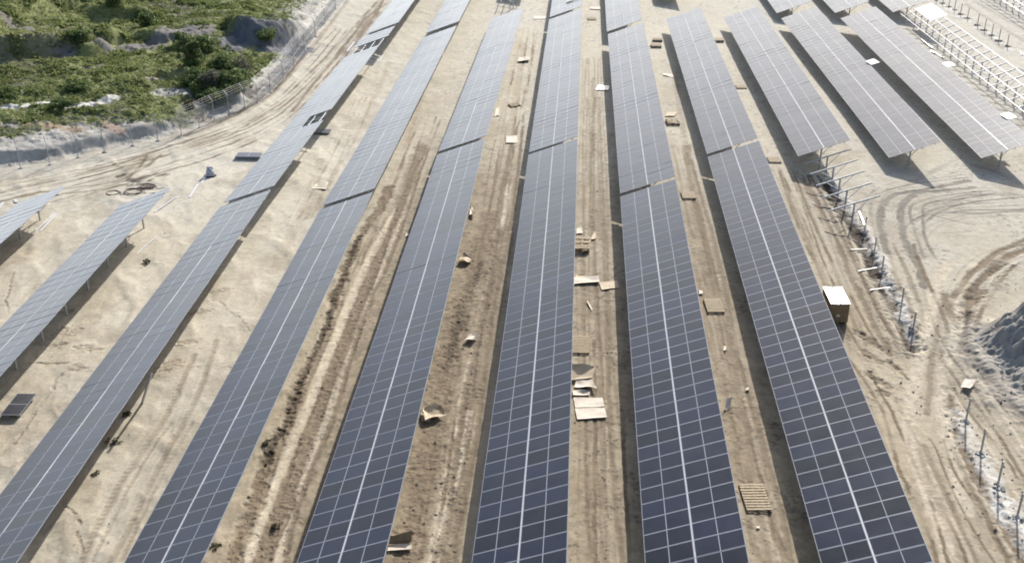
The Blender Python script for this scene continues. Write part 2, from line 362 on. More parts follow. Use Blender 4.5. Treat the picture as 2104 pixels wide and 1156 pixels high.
# fourth to fifth row
for px, hw, a, c in (([(1221, 700), (1222, 867), (1222, 1000), (1223, 1156)], .12, .6, BROWN), ([(1245, 860), (1258, 960), (1264, 1156)], .1, .35, BROWN), ([(1202, 860), (1203, 1000), (1204, 1156)], .1, .3, BROWN), ([(1280, 860), (1284, 1000), (1290, 1156)], .12, .5, BROWN),
        ([(1218, 160), (1216, 230), (1214, 300), (1210, 380)], .2, .5, BROWN), ([(1222, 360), (1225, 430), (1226, 480)], .5, .35, BROWN), ([(1230, 590), (1235, 640), (1245, 720)], .5, .3, BROWN), ([(1200, 600), (1205, 650)], .7, .25, BROWN), ([(1240, 880), (1238, 1156)], .3, .4, LIGHT)):
    tr(px, hw, 0.05, a, c, 0.0 if hw < .18 else .01, .7)
# fifth to sixth row
for px, hw, a, c in (([(1385, 150), (1400, 250), (1420, 360), (1445, 480), (1470, 600), (1500, 760), (1530, 900), (1560, 1050), (1580, 1156)], .35, .35, BROWN), ([(1400, 190), (1440, 400), (1482, 600), (1520, 780), (1560, 980), (1600, 1156)], .25, .35, LIGHT),
        ([(1430, 420), (1450, 520), (1462, 580)], .6, .45, BROWN), ([(1455, 500), (1475, 560)], .5, .4, BROWN), ([(1490, 850), (1530, 845), (1555, 840)], .3, .4, BROWN)):
    tr(px, hw, 0.04, a, c, 0.01)
# left sand between first and second rows
for px, hw, a in (([(445, 700), (420, 780), (390, 850), (360, 900), (312, 987), (275, 1067), (232, 1147), (220, 1180)], .2, .5), ([(400, 730), (365, 810), (320, 892), (250, 987), (207, 1074), (175, 1140), (160, 1180)], .2, .45), ([(350, 870), (280, 970), (235, 1060), (190, 1156)], .13, .3), ([(395, 870), (330, 980), (290, 1060), (250, 1156)], .13, .35)):
    tr(px, hw, 0.06, a, BROWN, 0.035)
for px in ([(0, 942), (32, 912), (62, 872), (70, 850), (95, 818), (107, 803), (117, 778), (140, 758), (160, 750)], [(135, 1047), (155, 1060), (165, 1085), (160, 1102), (170, 1137)], [(322, 757), (360, 750), (400, 756), (440, 752), (478, 758)], [(62, 745), (95, 746), (140, 748)], [(452, 620), (470, 640), (500, 660), (512, 680)], [(0, 960), (30, 968), (60, 935), (90, 925)], [(20, 640), (12, 610), (30, 560)]):
    tr(px, 0.09, 0.07, 0.42, BROWN, 0, 1.8)
for x, y in ((300, 780), (380, 700), (395, 645), (405, 640), (372, 708), (340, 745), (325, 765), (440, 600), (130, 680), (105, 712), (120, 690), (160, 715), (175, 720), (150, 760), (120, 640)):
    TR.append((np.array([tuple(at(x, y)), tuple(at(x + 26, y - 2))]), 0.26, 0.08, 0.4, BROWN, 0, 1.6))
# corridor second row, upper part and beyond
for px, hw, a in (([(660, 330), (640, 400), (600, 480), (560, 560)], .5, .2), ([(700, 330), (650, 420)], .2, .35), ([(880, 160), (850, 240), (835, 300)], .4, .3), ([(800, 130), (760, 220), (720, 300)], .4, .2), ([(1075, 90), (1060, 200), (1045, 300)], .4, .3)):
    tr(px, hw, 0.04, a, TAN)
# right side: sixth row to the line of piles
for px, hw, dp, a, c in (([(1600, 345), (1620, 400), (1640, 449), (1668, 514), (1690, 578), (1720, 650), (1745, 700)], .16, .07, .6, BROWN), ([(1625, 345), (1650, 400), (1680, 470), (1708, 540), (1730, 600), (1760, 680)], .16, .06, .5, BROWN), ([(1650, 366), (1673, 409), (1698, 454), (1725, 509), (1753, 578), (1778, 628), (1803, 683), (1828, 728)], .26, .10, .8, BROWN),
        ([(1676, 380), (1700, 430), (1730, 490), (1765, 560), (1793, 610), (1823, 660), (1845, 720)], .2, .07, .6, BROWN), ([(1690, 370), (1735, 470), (1770, 545), (1800, 610), (1830, 665), (1862, 720)], .2, -.08, .4, LIGHT),
        ([(1703, 380), (1718, 419), (1753, 464), (1778, 509), (1797, 551), (1815, 585), (1838, 628), (1865, 685), (1880, 715)], .62, .42, .85, DARK), ([(1715, 372), (1738, 419), (1772, 464), (1797, 509), (1815, 551), (1832, 590), (1855, 640), (1882, 700)], .5, -.16, .55, CHALK),
        ([(1897, 916), (1926, 983), (1953, 1044), (1976, 1093), (2005, 1156)], .2, .09, .75, BROWN), ([(1888, 916), (1917, 983), (1944, 1044), (1967, 1093), (1996, 1156)], .16, -.05, .4, LIGHT),
        ([(1932, 864), (1950, 922), (1973, 965), (2002, 1018), (2031, 1070), (2060, 1134), (2078, 1166)], .2, .10, .8, BROWN), ([(1960, 915), (1983, 960), (2014, 1016), (2043, 1070), (2072, 1134)], .16, -.08, .5, LIGHT),
        ([(1946, 800), (1952, 832), (1960, 878), (1979, 925), (2005, 977), (2043, 1041), (2066, 1082), (2095, 1140), (2110, 1170)], .36, .24, .9, BROWN), ([(1968, 846), (1985, 890), (2016, 945), (2052, 1010), (2092, 1080), (2125, 1140)], .66, -.08, .62, CHALK),
        ([(1960, 690), (1968, 710), (1988, 745), (2023, 798), (2068, 867), (2104, 927), (2130, 970)], .17, -.14, .7, LIGHT), ([(1950, 800), (1975, 840), (2010, 890), (2060, 970), (2100, 1035)], .15, -.10, .6, LIGHT),
        ([(2060, 545), (2025, 578), (1990, 628), (1975, 673), (1978, 703), (1998, 743), (2028, 778), (2065, 820), (2098, 855), (2130, 885)], .55, .26, .95, BROWN), ([(1985, 640), (1976, 680), (1982, 706), (2003, 745), (2035, 782)], .3, .12, .7, DARK),
        ([(1945, 540), (1928, 578), (1913, 623), (1900, 695), (1888, 753), (1875, 803), (1865, 867), (1880, 950), (1920, 1050), (1955, 1156)], .45, .06, .85, LIGHT), ([(2000, 540), (1978, 578), (1968, 640), (1960, 703), (1940, 763), (1935, 815), (1938, 867), (1955, 950), (1985, 1050)], .45, .06, .85, LIGHT),
        ([(1943, 620), (1930, 660), (1920, 700), (1912, 760), (1905, 850)], .2, -.05, .45, BROWN), ([(1940, 605), (1952, 640), (1958, 660)], .3, .08, .6, BROWN),
        ([(1990, 372), (1928, 384), (1878, 394), (1840, 399), (1818, 414), (1808, 439), (1810, 464), (1813, 484), (1822, 520)], .30, .12, .9, GREYS * .75), ([(2000, 385), (1928, 394), (1890, 394), (1863, 409), (1850, 429), (1853, 464), (1858, 496), (1873, 526), (1890, 549), (1900, 590)], .30, .12, .9, GREYS * .75),
        ([(1975, 409), (1928, 424), (1873, 461)], .25, .08, .55, GREYS), ([(2104, 430), (2040, 438), (2003, 439), (1940, 436), (1900, 445)], .2, .07, .55, GREYS), ([(2060, 400), (1985, 402), (1930, 412), (1880, 430)], .2, .07, .5, GREYS), ([(2104, 405), (2050, 392), (1990, 395)], .2, .06, .4, GREYS),
        ([(2130, 488), (2104, 494), (2053, 514), (2023, 539), (1990, 566), (1960, 610)], .3, .10, .65, BROWN), ([(2130, 508), (2104, 514), (2065, 529), (2040, 546), (2018, 574), (1990, 610)], .4, .14, .75, BROWN), ([(2130, 525), (2090, 540), (2050, 556), (2020, 590)], .25, -.12, .5, PALE),
        ([(1850, 530), (1870, 580), (1885, 620)], .2, .07, .5, BROWN), ([(1835, 560), (1860, 610), (1890, 680)], .2, .07, .5, BROWN), ([(1905, 440), (1960, 455), (2000, 462)], .2, .06, .4, GREYS), ([(1885, 470), (1930, 480), (1990, 475)], .15, .05, .35, GREYS),
        ([(2104, 380), (2040, 350), (2000, 340)], .4, .05, .3, GREYS), ([(1960, 330), (1900, 360), (1850, 390)], .3, .05, .3, GREYS)):
    tr(px, hw, dp, a, c, 0.012 if hw < .3 and dp > 0 else 0, 1.0 if c is CHALK else .6)
def trs(px, offs, hw, dp, a, c, wob=.4):
    P = smooth_line(pxg(px), 2); D = np.gradient(P[:, :2], axis=0); N = np.stack([-D[:, 1], D[:, 0]], 1); N /= np.linalg.norm(N, axis=1)[:, None] + 1e-9
    for k, o in enumerate(offs):
        Q = P[:, :2] + N * (o + .12 * np.sin(np.arange(len(P)) * .5 + k * 2.1))[:, None]
        TR.append((Q, hw * (0.8 + .4 * ((k * 37) % 10) / 10), dp * (.7 + .6 * ((k * 53) % 10) / 10), a * (.6 + .4 * ((k * 29) % 10) / 10), c, 0.0, wob))
trs([(2010, 377), (1928, 388), (1885, 392), (1848, 402), (1830, 420), (1828, 450), (1838, 492), (1855, 530)], (-2.2, -1.5, -.9, .9, 1.6, 2.4), .13, .06, .75, GREYS * .8)
trs([(2130, 425), (2040, 428), (1970, 430), (1900, 448), (1865, 475)], (-1.6, -1.0, -.4, .3, .9, 1.5), .13, .06, .7, GREYS * .8)
trs([(2120, 400), (2050, 402), (1990, 408), (1930, 425), (1880, 455)], (-.7, 0, .6), .16, .06, .7, GREYS * .8)
trs([(1612, 352), (1652, 450), (1690, 548), (1730, 640), (1770, 720)], (-1.0, -.55, -.15, .3, .75, 1.2), .12, .06, .7, BROWN)
trs([(1660, 360), (1700, 445), (1745, 540), (1795, 640), (1850, 735)], (-.5, -.1, .35, .8), .13, .07, .75, BROWN)
trs([(1905, 900), (1935, 970), (1985, 1060), (2035, 1156)], (-1.7, -1.1, -.5, .1, .8), .09, .04, .5, BROWN)
trs([(2140, 500), (2060, 518), (2010, 552), (1972, 605), (1950, 660)], (-.9, -.3, .5, 1.1, 1.7), .15, .07, .65, BROWN)
trs([(1835, 500), (1865, 570), (1890, 640), (1900, 690)], (-1.3, -.6, .1, .8, 1.4), .15, .07, .65, BROWN)
trs([(1700, 660), (1760, 760), (1820, 850), (1850, 950), (1890, 1050), (1930, 1156)], (-1.2, -.7, -.1, .6, 1.1), .12, .05, .5, BROWN, .7)
trs([(1960, 700), (1990, 760), (2040, 830), (2104, 915), (2150, 980)], (-1.6, -1.1, -.6, .5, .9), .12, .08, .7, BROWN, .7)
trs([(700, 60), (640, 130), (560, 210), (470, 262), (360, 300), (240, 330), (120, 358), (-20, 390)], (-1.6, -.8, .2, .9, 1.5, 2.3), .11, .05, .5, BROWN)
trs([(1395, 300), (1425, 420), (1460, 560), (1500, 740), (1540, 900), (1590, 1100), (1604, 1156)], (-1.1, -.6, -.1, .4, .9), .12, .04, .4, BROWN, .7)
trs([(1215, 120), (1214, 300), (1214, 480), (1220, 700), (1228, 900), (1240, 1156)], (-1.1, -.65, -.2, .3, .75, 1.2), .10, .04, .4, BROWN, .6)
trs([(1085, 60), (1060, 200), (1038, 320), (1018, 440), (990, 570), (965, 690), (942, 800), (915, 940), (885, 1090), (872, 1156)], (-1.15, -.7, .2, .8, 1.2), .12, .04, .45, BROWN, .7)
trs([(880, 240), (835, 360), (790, 470), (745, 580), (700, 690), (660, 790), (620, 900), (575, 1020), (525, 1156)], (-1.3, -.75, .1, .75, 1.3), .12, .04, .45, BROWN, .7)
trs([(750, 200), (690, 330), (620, 450)], (-1.0, -.4, .3, .8), .12, .03, .3, TAN * .8, .7)
trs([(1398, 300), (1430, 430), (1464, 580), (1502, 750), (1542, 920), (1585, 1100), (1600, 1156)], (-.85, .15, .65), .20, .08, .55, BROWN, .5)
trs([(1218, 200), (1216, 400), (1220, 640), (1230, 900), (1240, 1156)], (-.7, .1, .8), .18, .07, .5, BROWN, .5)
trs([(1050, 260), (1028, 380), (1000, 520), (972, 660), (945, 800), (918, 940), (885, 1100), (875, 1156)], (-.5, .5, 1.3), .18, .09, .65, BROWN, .5)
trs([(850, 330), (805, 440), (760, 550), (718, 650), (675, 760), (632, 880), (590, 990), (535, 1140)], (-.95, .4, 1.1), .18, .09, .65, BROWN, .5)
for x, y, s in ((1770, 690, 1), (1785, 705, 1), (1800, 735, .7), (1762, 680, .8), (1812, 785, 1.2), (1790, 770, .6), (1810, 805, .8), (1775, 722, .7), (1840, 750, .6), (1855, 770, .6), (1820, 700, .5), (1830, 745, .7)):
    TR.append((np.array([tuple(at(x - 5 * s, y - 3)), tuple(at(x + 14 * s, y + 8))]), 0.32 * s, 0.13, 0.75, BROWN, 0, 1.2))
# spoil thrown up along the pile lines, top right
for x, y in ((1960.8, 20.6), (1973.5, 29), (1987.4, 38), (2008, 51.5), (2022.5, 62), (2037.7, 72.6), (2052, 84), (2069, 95), (1937, 7), (1949, 14)):
    TR.append((np.array([tuple(at(x, y + 6)), tuple(at(x + 5, y + 7))]), 0.7, -0.2, 0.8, CHALK, 0, .8))
    TR.append((np.array([tuple(at(x - 2, y + 1)), tuple(at(x + 3, y + 1))]), 0.45, 0.15, 0.6, BROWN, 0, .8))
for px in ([(1985, 10), (2040, 45), (2104, 85)], [(2000, 0), (2060, 38), (2104, 62)], [(2010, 60), (2060, 100)], [(1890, 100), (1960, 160), (2060, 240)]):
    tr(px, 0.4, 0.05, 0.4, GREYS)

def surface(X, Y):
    """height and albedo of the bare ground"""
    z = land(X, Y); n = len(X)
    dist = np.hypot(X, Y)
    lo = fbm(X * 0.06, Y * 0.06, 3, 4); md = fbm(X * 0.45, Y * 0.45, 8, 4); hi = fbm(X * 2.2, Y * 2.2, 15, 3, 0.6); st = fbm(X * 1.4, Y * 0.10, 27, 4)
    base = SAND[None] * (0.86 + 0.28 * lo + 0.16 * (md - .5) + 0.12 * (st - .5))[:, None]
    base *= (1 + (0.16 + 0.14 * sstep(-19, -14, X)) * (hi - 0.5))[:, None]
    # paler, cleaner limestone sand towards the left and the far end; greyer fines at the right
    pl = np.clip(0.05 + 0.65 * sstep(58, 110, Y) + 0.2 * sstep(110, 150, Y) + 0.50 * sstep(-15, -24, X) + 0.5 * (md - .5), 0, 0.92)
    base = base * (1 - pl)[:, None] + (PALE[None] * (0.9 + 0.25 * (lo - .5) + .22 * (hi - .5))[:, None]) * pl[:, None]
    gr = sstep(17, 26, X) * sstep(55, 75, Y) * (0.35 + 0.5 * (md - .3))
    gr = np.clip(gr + sstep(34, 46, X) * 0.35, 0, 0.7)
    base = base * (1 - gr)[:, None] + (np.array((0.58, 0.54, 0.455))[None] * (0.9 + .3 * (hi - .3))[:, None]) * gr[:, None]
    cb = (sstep(-16.2, -14.8, X) * (1 - sstep(-5.5, -4.6, X)) * (1 - sstep(76, 108, Y + 14 * (lo - .5))) * 0.80 + sstep(-4, 2, X) * (1 - sstep(14, 18, X)) * (1 - sstep(60, 100, Y)) * 0.40) * (0.7 + 0.6 * (md - .2))
    cb = np.clip(cb + 0.30 * sstep(.52, .7, fbm(X * .3, Y * .22, 19, 4)) * (1 - sstep(90, 140, Y)), 0, .75)
    base = base * (1 - cb)[:, None] + (TAN[None] * (0.56 + .8 * (hi - .35))[:, None]) * cb[:, None]
    pebble = sstep(.66, .74, fbm(X * 4.2, Y * 4.2, 29, 2)) * sstep(.45, .6, md) * sstep(-17, -14, X)
    base = base * (1 - .35 * pebble)[:, None]
    wash = 1 - np.abs(2 * fbm(X * .28 + Y * .10, Y * .16, 131, 3) - 1); was2 = 1 - np.abs(2 * fbm(X * .9, Y * .5, 137, 2) - 1)
    lw = sstep(-13, -18, X) * (0.5 + 0.5 * sstep(-60, -30, -Y))
    z = z + lw * (0.16 * sstep(.55, 1, wash) + 0.05 * sstep(.6, 1, was2))
    ed = lw * sstep(.80, .97, wash) * .22; base = base * (1 - ed)[:, None] + TAN[None] * ed[:, None]
    z = z + 0.05 * (md - .5) + 0.028 * (hi - .5) + 0.02 * pebble
    rough = np.zeros(n)
    for P, hw, dp, a, c, tread, wob in TR:
        m, d, s, g = poly_dist(X, Y, P, hw * 3.2 + 0.5)
        if len(m) == 0: continue
        x, y = X[m], Y[m]
        tot = np.hypot(*np.diff(P[:, :2], axis=0).T).sum()
        nn = fbm(x * 0.8 + hw * 37, y * 0.8, 41, 3); n2 = fbm(x * 3.4, y * 3.4, 43, 3, .7); n1 = fbm(x * 1.9 + hw * 11, y * 1.9, 44, 2)
        dd = np.abs(d * g + (nn - .5) * 1.6 * wob * hw + (n1 - .5) * 0.9 * wob * hw) + (n2 - .5) * wob * hw * 1.5
        wgt = 1 - sstep(0.45, 1.3, dd / hw)
        br = sstep(0.3, 0.58, fbm(x * 0.35 + hw * 91 + a * 13, y * 0.35, 47, 3))
        grain = sstep(0.36, 0.62, n2) if wob > .7 else 0.7 + 0.3 * sstep(.35, .6, n2)
        trd = 1.0 if not tread else 0.78 + 0.22 * np.sin(s * 2 * math.pi / 0.36 + g * d * 9) * sstep(.4, .55, nn)
        fade = br * sstep(.34, .6, fbm(x * .13 + hw * 57, y * .09 + a * 31, 49, 3)) * 1.25 + .30 if (hw < .18 and wob in (.4, .7) and not tread) else 0.62 + 0.38 * br
        ak = np.clip(1.55 * a * wgt * fade * (0.55 + 0.45 * grain) * trd, 0, 1)
        tone = c[None] * (0.80 + 0.6 * (n2 - .25))[:, None]
        base[m] = base[m] * (1 - ak)[:, None] + tone * ak[:, None]
        cut = np.exp(-(np.clip(dd, 0, None) / (0.7 * hw)) ** 2)
        rim = np.exp(-((dd - 1.5 * hw) / (0.45 * hw)) ** 2) if dp > 0 else 0; dp0 = abs(dp)
        dp = dp * fade if isinstance(fade, np.ndarray) and hw < .18 else dp
        kk = 0.42 if dp0 < .25 else 0.7
        dz = kk * (-dp * cut * (0.35 + 0.65 * br) + 0.3 * dp * rim)
        if tread: dz = dz + 0.3 * tread * cut * np.sin(s * 2 * math.pi / 0.36 + g * d * 9) * sstep(.38, .55, nn)
        if wob > .7: dz = dz + 0.09 * (n2 - .5) * wgt
        z[m] += dz
    # vegetation ground and rubble banks behind the fence
    m, d, s, g = poly_dist(X, Y, TOE, 130)
    dd = np.where(g > 0, d, -d); x, y = X[m], Y[m]
    nA = fbm(x * 0.22, y * 0.22, 61, 4); nB = fbm(x * 1.3, y * 1.3, 64, 3, .6)
    bank = sstep(-0.3, 0.6, dd)
    ck = np.array((0.60, 0.565, 0.50))[None] * (0.72 + 0.5 * (nB - .3) + .3 * (nA - .5))[:, None]
    stone = sstep(0.52, 0.66, fbm(x * 0.7, y * 0.7, 67, 4, .6))
    ck = ck * (1 - 0.5 * stone)[:, None] + np.array((0.25, 0.235, 0.21))[None] * (0.5 * stone)[:, None]
    base[m] = base[m] * (1 - .92 * bank)[:, None] + ck * (.92 * bank)[:, None]
    z[m] += bank * (0.18 * (nB - .5) + 0.12 * stone)
    gm = green_mask(x, y, dd)
    gc = np.array((0.20, 0.21, 0.085))[None] * (0.6 + 0.9 * nA)[:, None]
    dry = sstep(0.56, 0.70, fbm(x * 0.12, y * 0.12, 81, 4))
    gc = gc * (1 - .7 * dry)[:, None] + np.array((0.24, 0.21, 0.16))[None] * (.7 * dry)[:, None]
    base[m] = base[m] * (1 - gm)[:, None] + gc * gm[:, None]
    z[m] += gm * 0.30 * (nB - .5)
    for px, hw, c in BARE_AND_SHADE:
        mm, d2, s2, g2 = poly_dist(x, y, px, hw * 3)
        if len(mm) == 0: continue
        wv = (1 - sstep(0.5, 1.2, (d2 + (nA[mm] - .5) * hw * 2.2 + (nB[mm] - .5) * hw) / hw))
        ii = m[mm]
        base[ii] = base[ii] * (1 - wv)[:, None] + c[None] * (0.7 + .6 * nB[mm])[:, None] * wv[:, None]
    # grey waste heap at the right edge
    P = SCARPS[7][0]
    m, d, s, g = poly_dist(X, Y, P, 12)
    wv = sstep(-0.6, 0.6, np.where(g < 0, d, -d)) * (1 - sstep(9, 12, d)) * sstep(1.0, 4.0, np.abs(s - np.hypot(*np.diff(P[:, :2], axis=0).T).sum()))
    if len(m):
        n3 = fbm(X[m] * .8, Y[m] * .25, 93, 4)
        base[m] = base[m] * (1 - wv * .85)[:, None] + np.array((0.29, 0.27, 0.245))[None] * (.6 + .8 * n3)[:, None] * (wv * .85)[:, None]
        z[m] += wv * (.55 * (n3 - .5) + .5 * (fbm(X[m] * 2.1, Y[m] * 2.1, 97, 3, .6) - .5) * 1.1)
    m, d, s, g = poly_dist(X, Y, PIT, 9)
    if len(m):
        wv = np.exp(-(d / 3.2) ** 2); n3 = fbm(X[m] * 1.1, Y[m] * 1.1, 95, 4, .6)
        z[m] += wv * .35 * (n3 - .5); base[m] = base[m] * (1 - .6 * wv)[:, None] + np.array((0.44, 0.41, 0.36))[None] * (.6 + .8 * n3)[:, None] * (.6 * wv)[:, None]
    return z, np.clip(base, 0.01, 0.85)

GREEN_EDGE = None
def green_mask(x, y, dd):
    # vegetation starts a few metres behind the toe of the bank; further back up the road
    start = np.interp(x, [-60, -48, -45, -41, -38, -36, -33.5, -30], [5.2, 4.8, 3.4, 1.8, 1.8, 3.0, 7, 9]) + 1.5 * (fbm(x * 0.4, y * 0.4, 77, 3) - .5) * 2
    return sstep(start - .5, start + 1.2, dd) * (1 - .95 * sstep(-43.5, -38.5, x + 0.0 * y) * sstep(132, 146, y + 6 * (noise(x * .2, y * .2, 5) - .5)))
def bare(px, z, hw, c): return (pxl(px, z), hw, np.array(c))
BARE_AND_SHADE = [bare([(-20, 218), (40, 213), (100, 206), (160, 212), (200, 202), (232, 193)], 1.6, 0.8, CHALK * .9), bare([(318, 186), (350, 180), (385, 178)], 1.4, 1.3, (0.42, 0.40, 0.37)), bare([(378, 205), (400, 200), (415, 212)], 1.2, 1.5, (0.50, 0.43, 0.33)),
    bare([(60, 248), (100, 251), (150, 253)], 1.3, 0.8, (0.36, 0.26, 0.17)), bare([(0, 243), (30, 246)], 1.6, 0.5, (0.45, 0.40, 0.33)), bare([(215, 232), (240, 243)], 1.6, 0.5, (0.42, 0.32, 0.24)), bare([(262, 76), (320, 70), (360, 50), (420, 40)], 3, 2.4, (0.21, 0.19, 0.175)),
    bare([(110, 15), (150, 8), (210, 2)], 7.5, 1.2, (0.24, 0.22, 0.20)), bare([(140, 84), (165, 88), (200, 80)], 5, .6, (0.13, 0.115, 0.10)), bare([(500, 70), (540, 68), (600, 60)], 2, 4.2, (0.17, 0.17, 0.18)), bare([(400, 165), (450, 172), (500, 160)], 1.2, 1.5, (0.16, 0.14, 0.12)), bare([(300, 165), (330, 160)], 1.5, .6, (.33, .28, .22)), bare([(20, 75), (70, 80)], 2.5, .9, (.2, .18, .16))]  # gully pocket and bluish hollow: soil colour darkened to carry their shade

# --- the ground as one sheet: fine in the part the camera covers, coarse out to the horizon
def axis(dense_lo, dense_hi, nd, outs_lo, outs_hi):
    return np.concatenate([np.array(outs_lo), np.linspace(dense_lo, dense_hi, nd), np.array(outs_hi)])
def build_ground():
    ty = np.linspace(0, 1, 1150)
    # rows spaced evenly in the photograph's vertical sense between 36 m and 178 m
    Yd = 1.0 / (1 / 66.0 + (1 / 212.0 - 1 / 66.0) * ty) - 32.0
    Yv = np.concatenate([[-300, -100, -40, -10, 10, 24, 30], Yd, [184, 192, 205, 225, 260, 320, 420, 600, 900, 1500]])
    U = np.concatenate([[-12, -8, -5, -3, -2, -1.6, -1.35, -1.2], np.linspace(-1.08, 1.08, 1050), [1.2, 1.35, 1.6, 2, 3, 5, 8, 12]])
    yc = np.clip(Yv, 25, 210)
    xc = -2.7 + (yc - 40) * (-8.1 / 121.0); hw = 24.4 + (yc - 40) * (50.5 / 121.0)
    X = xc[:, None] + U[None] * hw[:, None]; Y = np.repeat(Yv[:, None], len(U), 1)
    ny, nx = X.shape; Xf, Yf = X.ravel(), Y.ravel()
    z = np.empty(Xf.shape); c = np.empty((len(Xf), 3))
    for a in range(0, len(Xf), 200000):
        z[a:a + 200000], c[a:a + 200000] = surface(Xf[a:a + 200000], Yf[a:a + 200000])
    me = bpy.data.meshes.new('ground')
    nf = (ny - 1) * (nx - 1); idx = np.arange(ny * nx).reshape(ny, nx)
    q = np.stack([idx[:-1, :-1], idx[:-1, 1:], idx[1:, 1:], idx[1:, :-1]], -1).reshape(-1)
    me.vertices.add(ny * nx); me.vertices.foreach_set('co', np.stack([Xf, Yf, z], 1).ravel())
    me.loops.add(nf * 4); me.loops.foreach_set('vertex_index', q.astype(np.int32))
    me.polygons.add(nf); me.polygons.foreach_set('loop_start', np.arange(nf, dtype=np.int32) * 4); me.polygons.foreach_set('loop_total', np.full(nf, 4, dtype=np.int32))
    me.polygons.foreach_set('use_smooth', np.ones(nf, dtype=bool))
    ca = me.color_attributes.new('soil', 'FLOAT_COLOR', 'POINT'); ca.data.foreach_set('color', np.concatenate([c, np.ones((len(c), 1))], 1).ravel())
    me.update(); me.validate()
    m = bpy.data.materials.new('bare_soil'); m.use_nodes = True; n = m.node_tree.nodes; l = m.node_tree.links
    b = n['Principled BSDF']; b.inputs['Roughness'].default_value = 0.95; b.inputs['Specular IOR Level'].default_value = 0.15
    at_ = n.new('ShaderNodeAttribute'); at_.attribute_name = 'soil'
    tc = n.new('ShaderNodeTexCoord'); n1 = n.new('ShaderNodeTexNoise'); n1.inputs['Scale'].default_value = 5.5; n1.inputs['Detail'].default_value = 8; n1.inputs['Roughness'].default_value = 0.65
    l.new(tc.outputs['Object'], n1.inputs['Vector'])
    vo = n.new('ShaderNodeTexVoronoi'); vo.inputs['Scale'].default_value = 3.2; l.new(tc.outputs['Object'], vo.inputs['Vector'])
    mr = n.new('ShaderNodeMapRange'); mr.inputs[1].default_value = 0.3; mr.inputs[2].default_value = 0.7; mr.inputs[3].default_value = 0.60; mr.inputs[4].default_value = 0.81; l.new(n1.outputs[0], mr.inputs[0])
    mx = n.new('ShaderNodeMix'); mx.data_type = 'RGBA'; mx.blend_type = 'MULTIPLY'; mx.inputs[0].default_value = 1
    l.new(at_.outputs['Color'], mx.inputs[6]); l.new(mr.outputs[0], mx.inputs[7]); l.new(mx.outputs[2], b.inputs['Base Color'])
    bp = n.new('ShaderNodeBump'); bp.inputs['Strength'].default_value = 0.42; bp.inputs['Distance'].default_value = 0.05; l.new(n1.outputs[0], bp.inputs['Height']); l.new(bp.outputs[0], b.inputs['Normal'])
    me.materials.append(m)
    return tag(link('ground', me), kind='structure')
build_ground()

# ------------------------------------------------------------------ solar tables
TH = 0.35064
ML, MW, MT = 2.262, 1.128, 0.035
PITCHM = 1.154; ACROSS = 1.157                       # centre of a module from the middle line of its table
def module_mesh():
    b = MB(); hx, hy = ML / 2, MW / 2; fr = 0.028
    # frame: outer wall and rim, glass 3 mm below the rim, back sheet
    for cx0, cy0, sx, sy_ in ((0, hy - fr / 2, ML, fr), (0, -hy + fr / 2, ML, fr), (hx - fr / 2, 0, fr, MW - 2 * fr), (-hx + fr / 2, 0, fr, MW - 2 * fr)):
        b.box((cx0, cy0, 0), (sx, sy_, MT), 0)
    gx, gy, gz = hx - fr, hy - fr, MT / 2 - 0.003
    b.add([(-gx, -gy, gz), (gx, -gy, gz), (gx, gy, gz), (-gx, gy, gz)], [(0, 1, 2, 3)], 1)
    b.add([(-gx, -gy, gz - .008), (gx, -gy, gz - .008), (gx, gy, gz - .008), (-gx, gy, gz - .008)], [(3, 2, 1, 0)], 2)
    return b.mesh('solar_module', [M_ALU, M_PANEL, M_BACK])
MOD = module_mesh()
MODD = MOD.copy(); MODD.name = 'dusty_reflection_module'; MODD.materials[1] = M_PANELD
MODW = MOD.copy(); MODW.name = 'glare_white_module'; MODW.materials[1] = M_WHITE  # white top face stands in for sun glare on the racking's panels

def frame_mats(p0, p1):
    """axes of a table whose middle line runs p0 -> p1"""
    ey = (Vector(p1) - Vector(p0)).normalized(); ex0 = Vector((math.cos(TH), 0, math.sin(TH)))
    ex = (ex0 - ey * ex0.dot(ey)).normalized(); ez = ex.cross(ey).normalized()
    return ex, ey, ez

def support(parent, c, ex, ez, gz, base, name_post='post', pale=False):
    """one trestle under a table: driven post, rafter with its two braces; c = rafter centre, all relative to base"""
    c = Vector(c); top = c - ez * 0.06
    b = MB(); b.channel((c.x, c.y, gz - 0.5 - base.z), (c.x, c.y, top.z), 0.11, 0.16, 0.02); b.build(name_post, M_STEEL if pale else M_PILE, parent)
    r = MB(); r.channel(c - ex * 2.02, c + ex * 2.02, 0.08 if pale else 0.06, 0.11, 0.015, ez)
    foot = Vector((c.x, c.y, top.z - 0.95))
    for s_ in (-1.15, 1.15):
        r.bar(foot + Vector((0, 0.05, 0.0 if s_ < 0 else 0.05)), c + ex * s_ - ez * 0.05 + Vector((0, 0.05, 0)), 0.045, 0.045)
    r.build('rafter', M_BRIGHT if pale else M_STEEL, parent)

